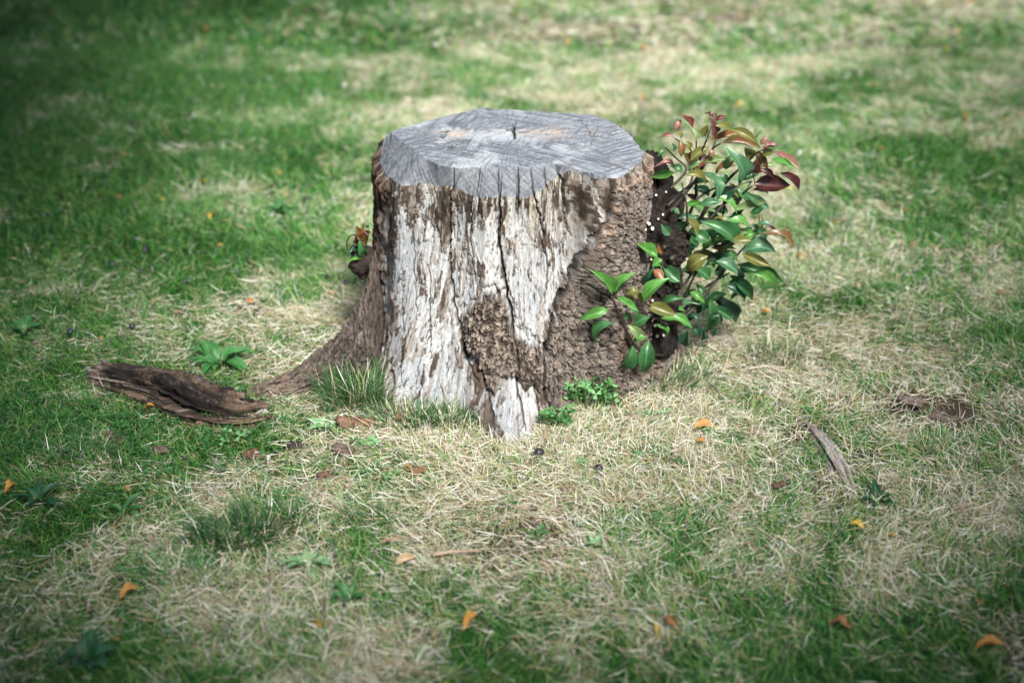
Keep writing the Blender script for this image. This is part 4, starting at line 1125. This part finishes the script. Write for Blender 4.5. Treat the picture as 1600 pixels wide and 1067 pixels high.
parts = [sow(310000, 1.5, 3.7, .45, 2, .85, .8), sow(250000, 3.7, 6.0, .55, 2, 1.1, .95), sow(95000, 6.0, 9.5, .7, 2, 1.9, 1.1)]
def join(parts):
    vs, qs, t3, cs, off = [], [], [], [], 0
    for v, q, t, c_ in parts:
        vs.append(v); qs.append(q + off); t3.append(t + off); cs.append(c_); off += len(v)
    return np.vstack(vs), [np.vstack(qs), np.vstack(t3)], np.vstack(cs)
v, fs, cs = join(parts)
tag(obj("grass", mesh_data("grass", v, fs, cs, M_GRASS, True)), "short lawn of mixed green blades and dry straw", "grass", kind="stuff")

# standing tufts
def tuft(px, py, n, sx, sy, hmin, hmax, label, lean=(.05, .7), mixs=.15, dark=1.0, name="grass_tuft"):
    base = ground_pt(px, py)
    x = base[0] + np.clip(rng.normal(0, .5, n), -.85, .85) * sx; y = base[1] + np.clip(rng.normal(0, .5, n), -.85, .85) * sy
    ok = ~inside_base(x, y, .0); x, y = x[ok], y[ok]; n = len(x)
    z = gz(x, y) - .003
    isg = rng.random(n) > mixs
    t = rng.random((n, 1))
    g = (np.array((.022, .085, .03)) * (1 - t) + np.array((.07, .18, .05)) * t) * dark
    c_ = np.where(isg[:, None], g, straw_colour(n))
    phi = np.arctan2(y - base[1], x - base[0]) + rng.normal(0, .9, n)
    v, q, t3, cc_ = blades(np.stack([x, y, z], 1), phi, rng.uniform(*lean, n), rng.uniform(.1, 1.0, n), rng.uniform(hmin, hmax, n), rng.uniform(.0016, .0030, n), c_, 4)
    tag(obj(name, mesh_data(name, v, [q, t3], cc_, M_GRASS)), label, "grass tuft")
tuft(566, 630, 1000, .085, .06, .045, .13, "tall green grass tuft between the root and bare wood", (.0, .7), .2)
tuft(640, 664, 520, .075, .035, .03, .08, "green grass fringe at the foot of the bare wood by the bark strip", (.1, .9), .2)
tuft(695, 666, 560, .075, .035, .03, .08, "thick green grass fringe at the foot of the bare wood with clover in it", (.1, .9), .2)
tuft(732, 664, 160, .06, .03, .03, .06, "small green tuft left of the stump's front foot", (.1, .9), .25)
tuft(1030, 604, 700, .12, .05, .03, .085, "green and straw tuft at the bark covered foot below the sapling", (.1, .8), .4)
tuft(1085, 580, 260, .10, .06, .03, .07, "thin grass tuft beyond the sapling's foot", (.1, .8), .45)
tuft(368, 848, 750, .075, .04, .04, .085, "dark green grass tuft with yellow tips in the straw", (.1, 1.1), .06, .8)
tuft(422, 820, 520, .065, .035, .035, .075, "smaller dark green grass tuft in the straw beside a larger one", (.1, 1.1), .06, .8)
tuft(1212, 562, 170, .07, .05, .04, .085, "upright green tuft in pale grass right of the sapling", (.0, .7), .2)
tuft(1297, 358, 200, .08, .06, .04, .07, "round green tuft with an orange leaf beside it", (.05, .9), .1, 1.2)
tuft(915, 34, 380, .16, .10, .05, .09, "bright lush green tuft far behind the stump", (.05, .9), .0, 1.6)
tuft(748, 38, 300, .18, .10, .04, .08, "wide green tuft far behind the stump", (.05, .9), .1, 1.4)
tuft(640, 45, 300, .2, .1, .04, .07, "loose green tuft at the edge of the darker turf", (.05, .9), .15, 1.2)
tuft(118, 712, 200, .07, .04, .03, .075, "dark green tuft in the lawn below the log's far end", (.05, .9), .1)
tuft(275, 905, 240, .09, .05, .03, .075, "fresh yellowish green tuft in the foreground", (.05, .9), .1, 1.5)
tuft(1320, 128, 200, .14, .1, .04, .07, "dark green tuft in the far lawn beyond the sapling", (.05, .9), .1)
tuft(585, 815, 150, .05, .03, .025, .05, "low green tuft in the straw in front of the stump", (.05, 1.0), .1)
tuft(1000, 785, 160, .07, .04, .02, .045, "faint green tuft in the straw", (.1, 1.0), .3)

# clover cover mixed into the lawn on the left
n = 5200
cx_ = rng.uniform(-20, 480, n * 3); cy_ = rng.uniform(600, 800, n * 3)
dens = np.exp(-((cx_ - 130) / 230) ** 2 - ((cy_ - 690) / 80) ** 2)
kp = rng.random(n * 3) < dens * .5 * sst(.35, .6, fbm(cx_ / 40, cy_ / 22, 2, 310))
P = ground_pt(cx_[kp], cy_[kp], .0)
ok = ~inside_base(P[:, 0], P[:, 1], .05); P = P[ok]; n = len(P)
rad = rng.uniform(.0045, .0085, n); rot = rng.uniform(0, 6.28, n); hgt = rng.uniform(.008, .032, n)
tri = []
for k in range(3):
    for (x, y) in [(0, 0), (.85, -.42), (1.0, 0), (.85, .42)]:
        a = k * 2.094
        tri.append((x * math.cos(a) - y * math.sin(a), x * math.sin(a) + y * math.cos(a), .12 * x + .2 * abs(y)))
tri = np.array(tri); tx, ty = rng.normal(0, .35, n), rng.normal(-.15, .35, n)
vx = tri[None, :, 0] * np.cos(rot)[:, None] - tri[None, :, 1] * np.sin(rot)[:, None]
vy = tri[None, :, 0] * np.sin(rot)[:, None] + tri[None, :, 1] * np.cos(rot)[:, None]
vz = tri[None, :, 2] + vx * tx[:, None] + vy * ty[:, None]
vv = np.stack([P[:, 0:1] + vx * rad[:, None], P[:, 1:2] + vy * rad[:, None], P[:, 2:3] + hgt[:, None] + vz * rad[:, None]], -1)
ff = (np.arange(n) * 12)[:, None, None] + np.array([[0, 1, 2, 3], [4, 5, 6, 7], [8, 9, 10, 11]])[None]
t = rng.random((n, 1)); cc_ = np.array((.03, .115, .035)) * (1 - t) + np.array((.085, .23, .06)) * t
tag(obj("clover_cover", mesh_data("clover_cover", vv, ff.reshape(-1, 4), np.repeat(cc_[:, None], 12, 1), M_GREENSTUFF)), "low clover mixed into the turf left of the log", "clover", kind="stuff")

# ================================================================== unseen trees added so that their crowns darken the edges of the view
M_TREELEAF = plain_mat("tree_leaf", (.02, .06, .015), (.06, .13, .03), 30)
M_TRUNK = plain_mat("tree_trunk", (.06, .045, .035), (.17, .13, .1), 25, .9, .8, .02)
def added_shade_tree(trunk, lobes, label):
    """lobes: patch of lawn that each bough shades (x, y, rx, ry) with the bough's height and leaf count"""
    root = empty("added_shade_tree", (*trunk, 0), label, "tree")
    top = max(l[4] for l in lobes)
    tp = spline([(trunk[0], trunk[1], -.2), (trunk[0] + .08, trunk[1] + .05, top * .3), (trunk[0] - .05, trunk[1] + .1, top * .65), (trunk[0], trunk[1], top)], 8)
    v_, f_ = tube(tp, .2, .06, 14)
    obj("trunk", mesh_data("trunk", v_, f_, None, M_TRUNK), root)
    vs, n_all = [], 0
    for gx_, gy_, rx, ry, h, n in lobes:
        c0 = np.array((gx_, gy_, 0)) + np.array(SUND) * (h / SUND.z)
        b = spline([(trunk[0], trunk[1], h * .6), ((trunk[0] + c0[0]) / 2, (trunk[1] + c0[1]) / 2, h * .92), tuple(c0)], 6)
        v_, f_ = tube(b, .07, .02, 8)
        obj("limb", mesh_data("limb", v_, f_, None, M_TRUNK), root)
        k = rng.normal(0, 1, (n // 14, 3)); k /= np.linalg.norm(k, axis=1)[:, None]; k *= rng.random((len(k), 1)) ** (1 / 2.4)
        cl_c = np.repeat(c0 + k * np.array((rx, ry, .7)), 14, 0)
        p = cl_c + rng.normal(0, .11, cl_c.shape)
        a = rng.normal(0, 1, p.shape); a /= np.linalg.norm(a, axis=1)[:, None]
        b2 = np.cross(a, rng.normal(0, 1, p.shape)); b2 /= np.linalg.norm(b2, axis=1)[:, None]
        vs.append(np.stack([p - a * .065, p + b2 * .032, p + a * .065, p - b2 * .032], 1))
    vs = np.concatenate(vs); n_ = len(vs)
    tag(obj("crown", mesh_data("crown", vs, (np.arange(n_) * 4)[:, None] + np.arange(4), None, M_TREELEAF, False), root), kind="stuff")
added_shade_tree((-5.2, -1.2), [(-2.5, 6.6, 1.0, 1.3, 4.2, 8500), (-1.9, 4.9, .75, 1.0, 3.8, 6000), (-1.65, 3.4, .4, .7, 3.4, 2800), (-1.5, 7.9, 1.1, .8, 4.4, 5500)], "unseen leafy tree added to shade the lush turf beyond the log")
added_shade_tree((-3.2, -4.6), [(-1.05, 1.8, .5, .5, 2.8, 5000), (-.4, 1.25, .6, .35, 2.8, 4200), (-1.4, 2.45, .3, .5, 2.9, 2400)], "unseen leafy tree added to shade the foreground weeds")
added_shade_tree((4.2, -3.0), [(1.1, 1.8, .5, .5, 2.8, 5200), (.45, 1.25, .55, .35, 2.8, 4000), (1.65, 2.9, .4, .8, 3.4, 4400), (2.45, 5.0, .6, 1.2, 4.0, 4200)], "unseen leafy tree added to shade the lawn beyond the bare patch")
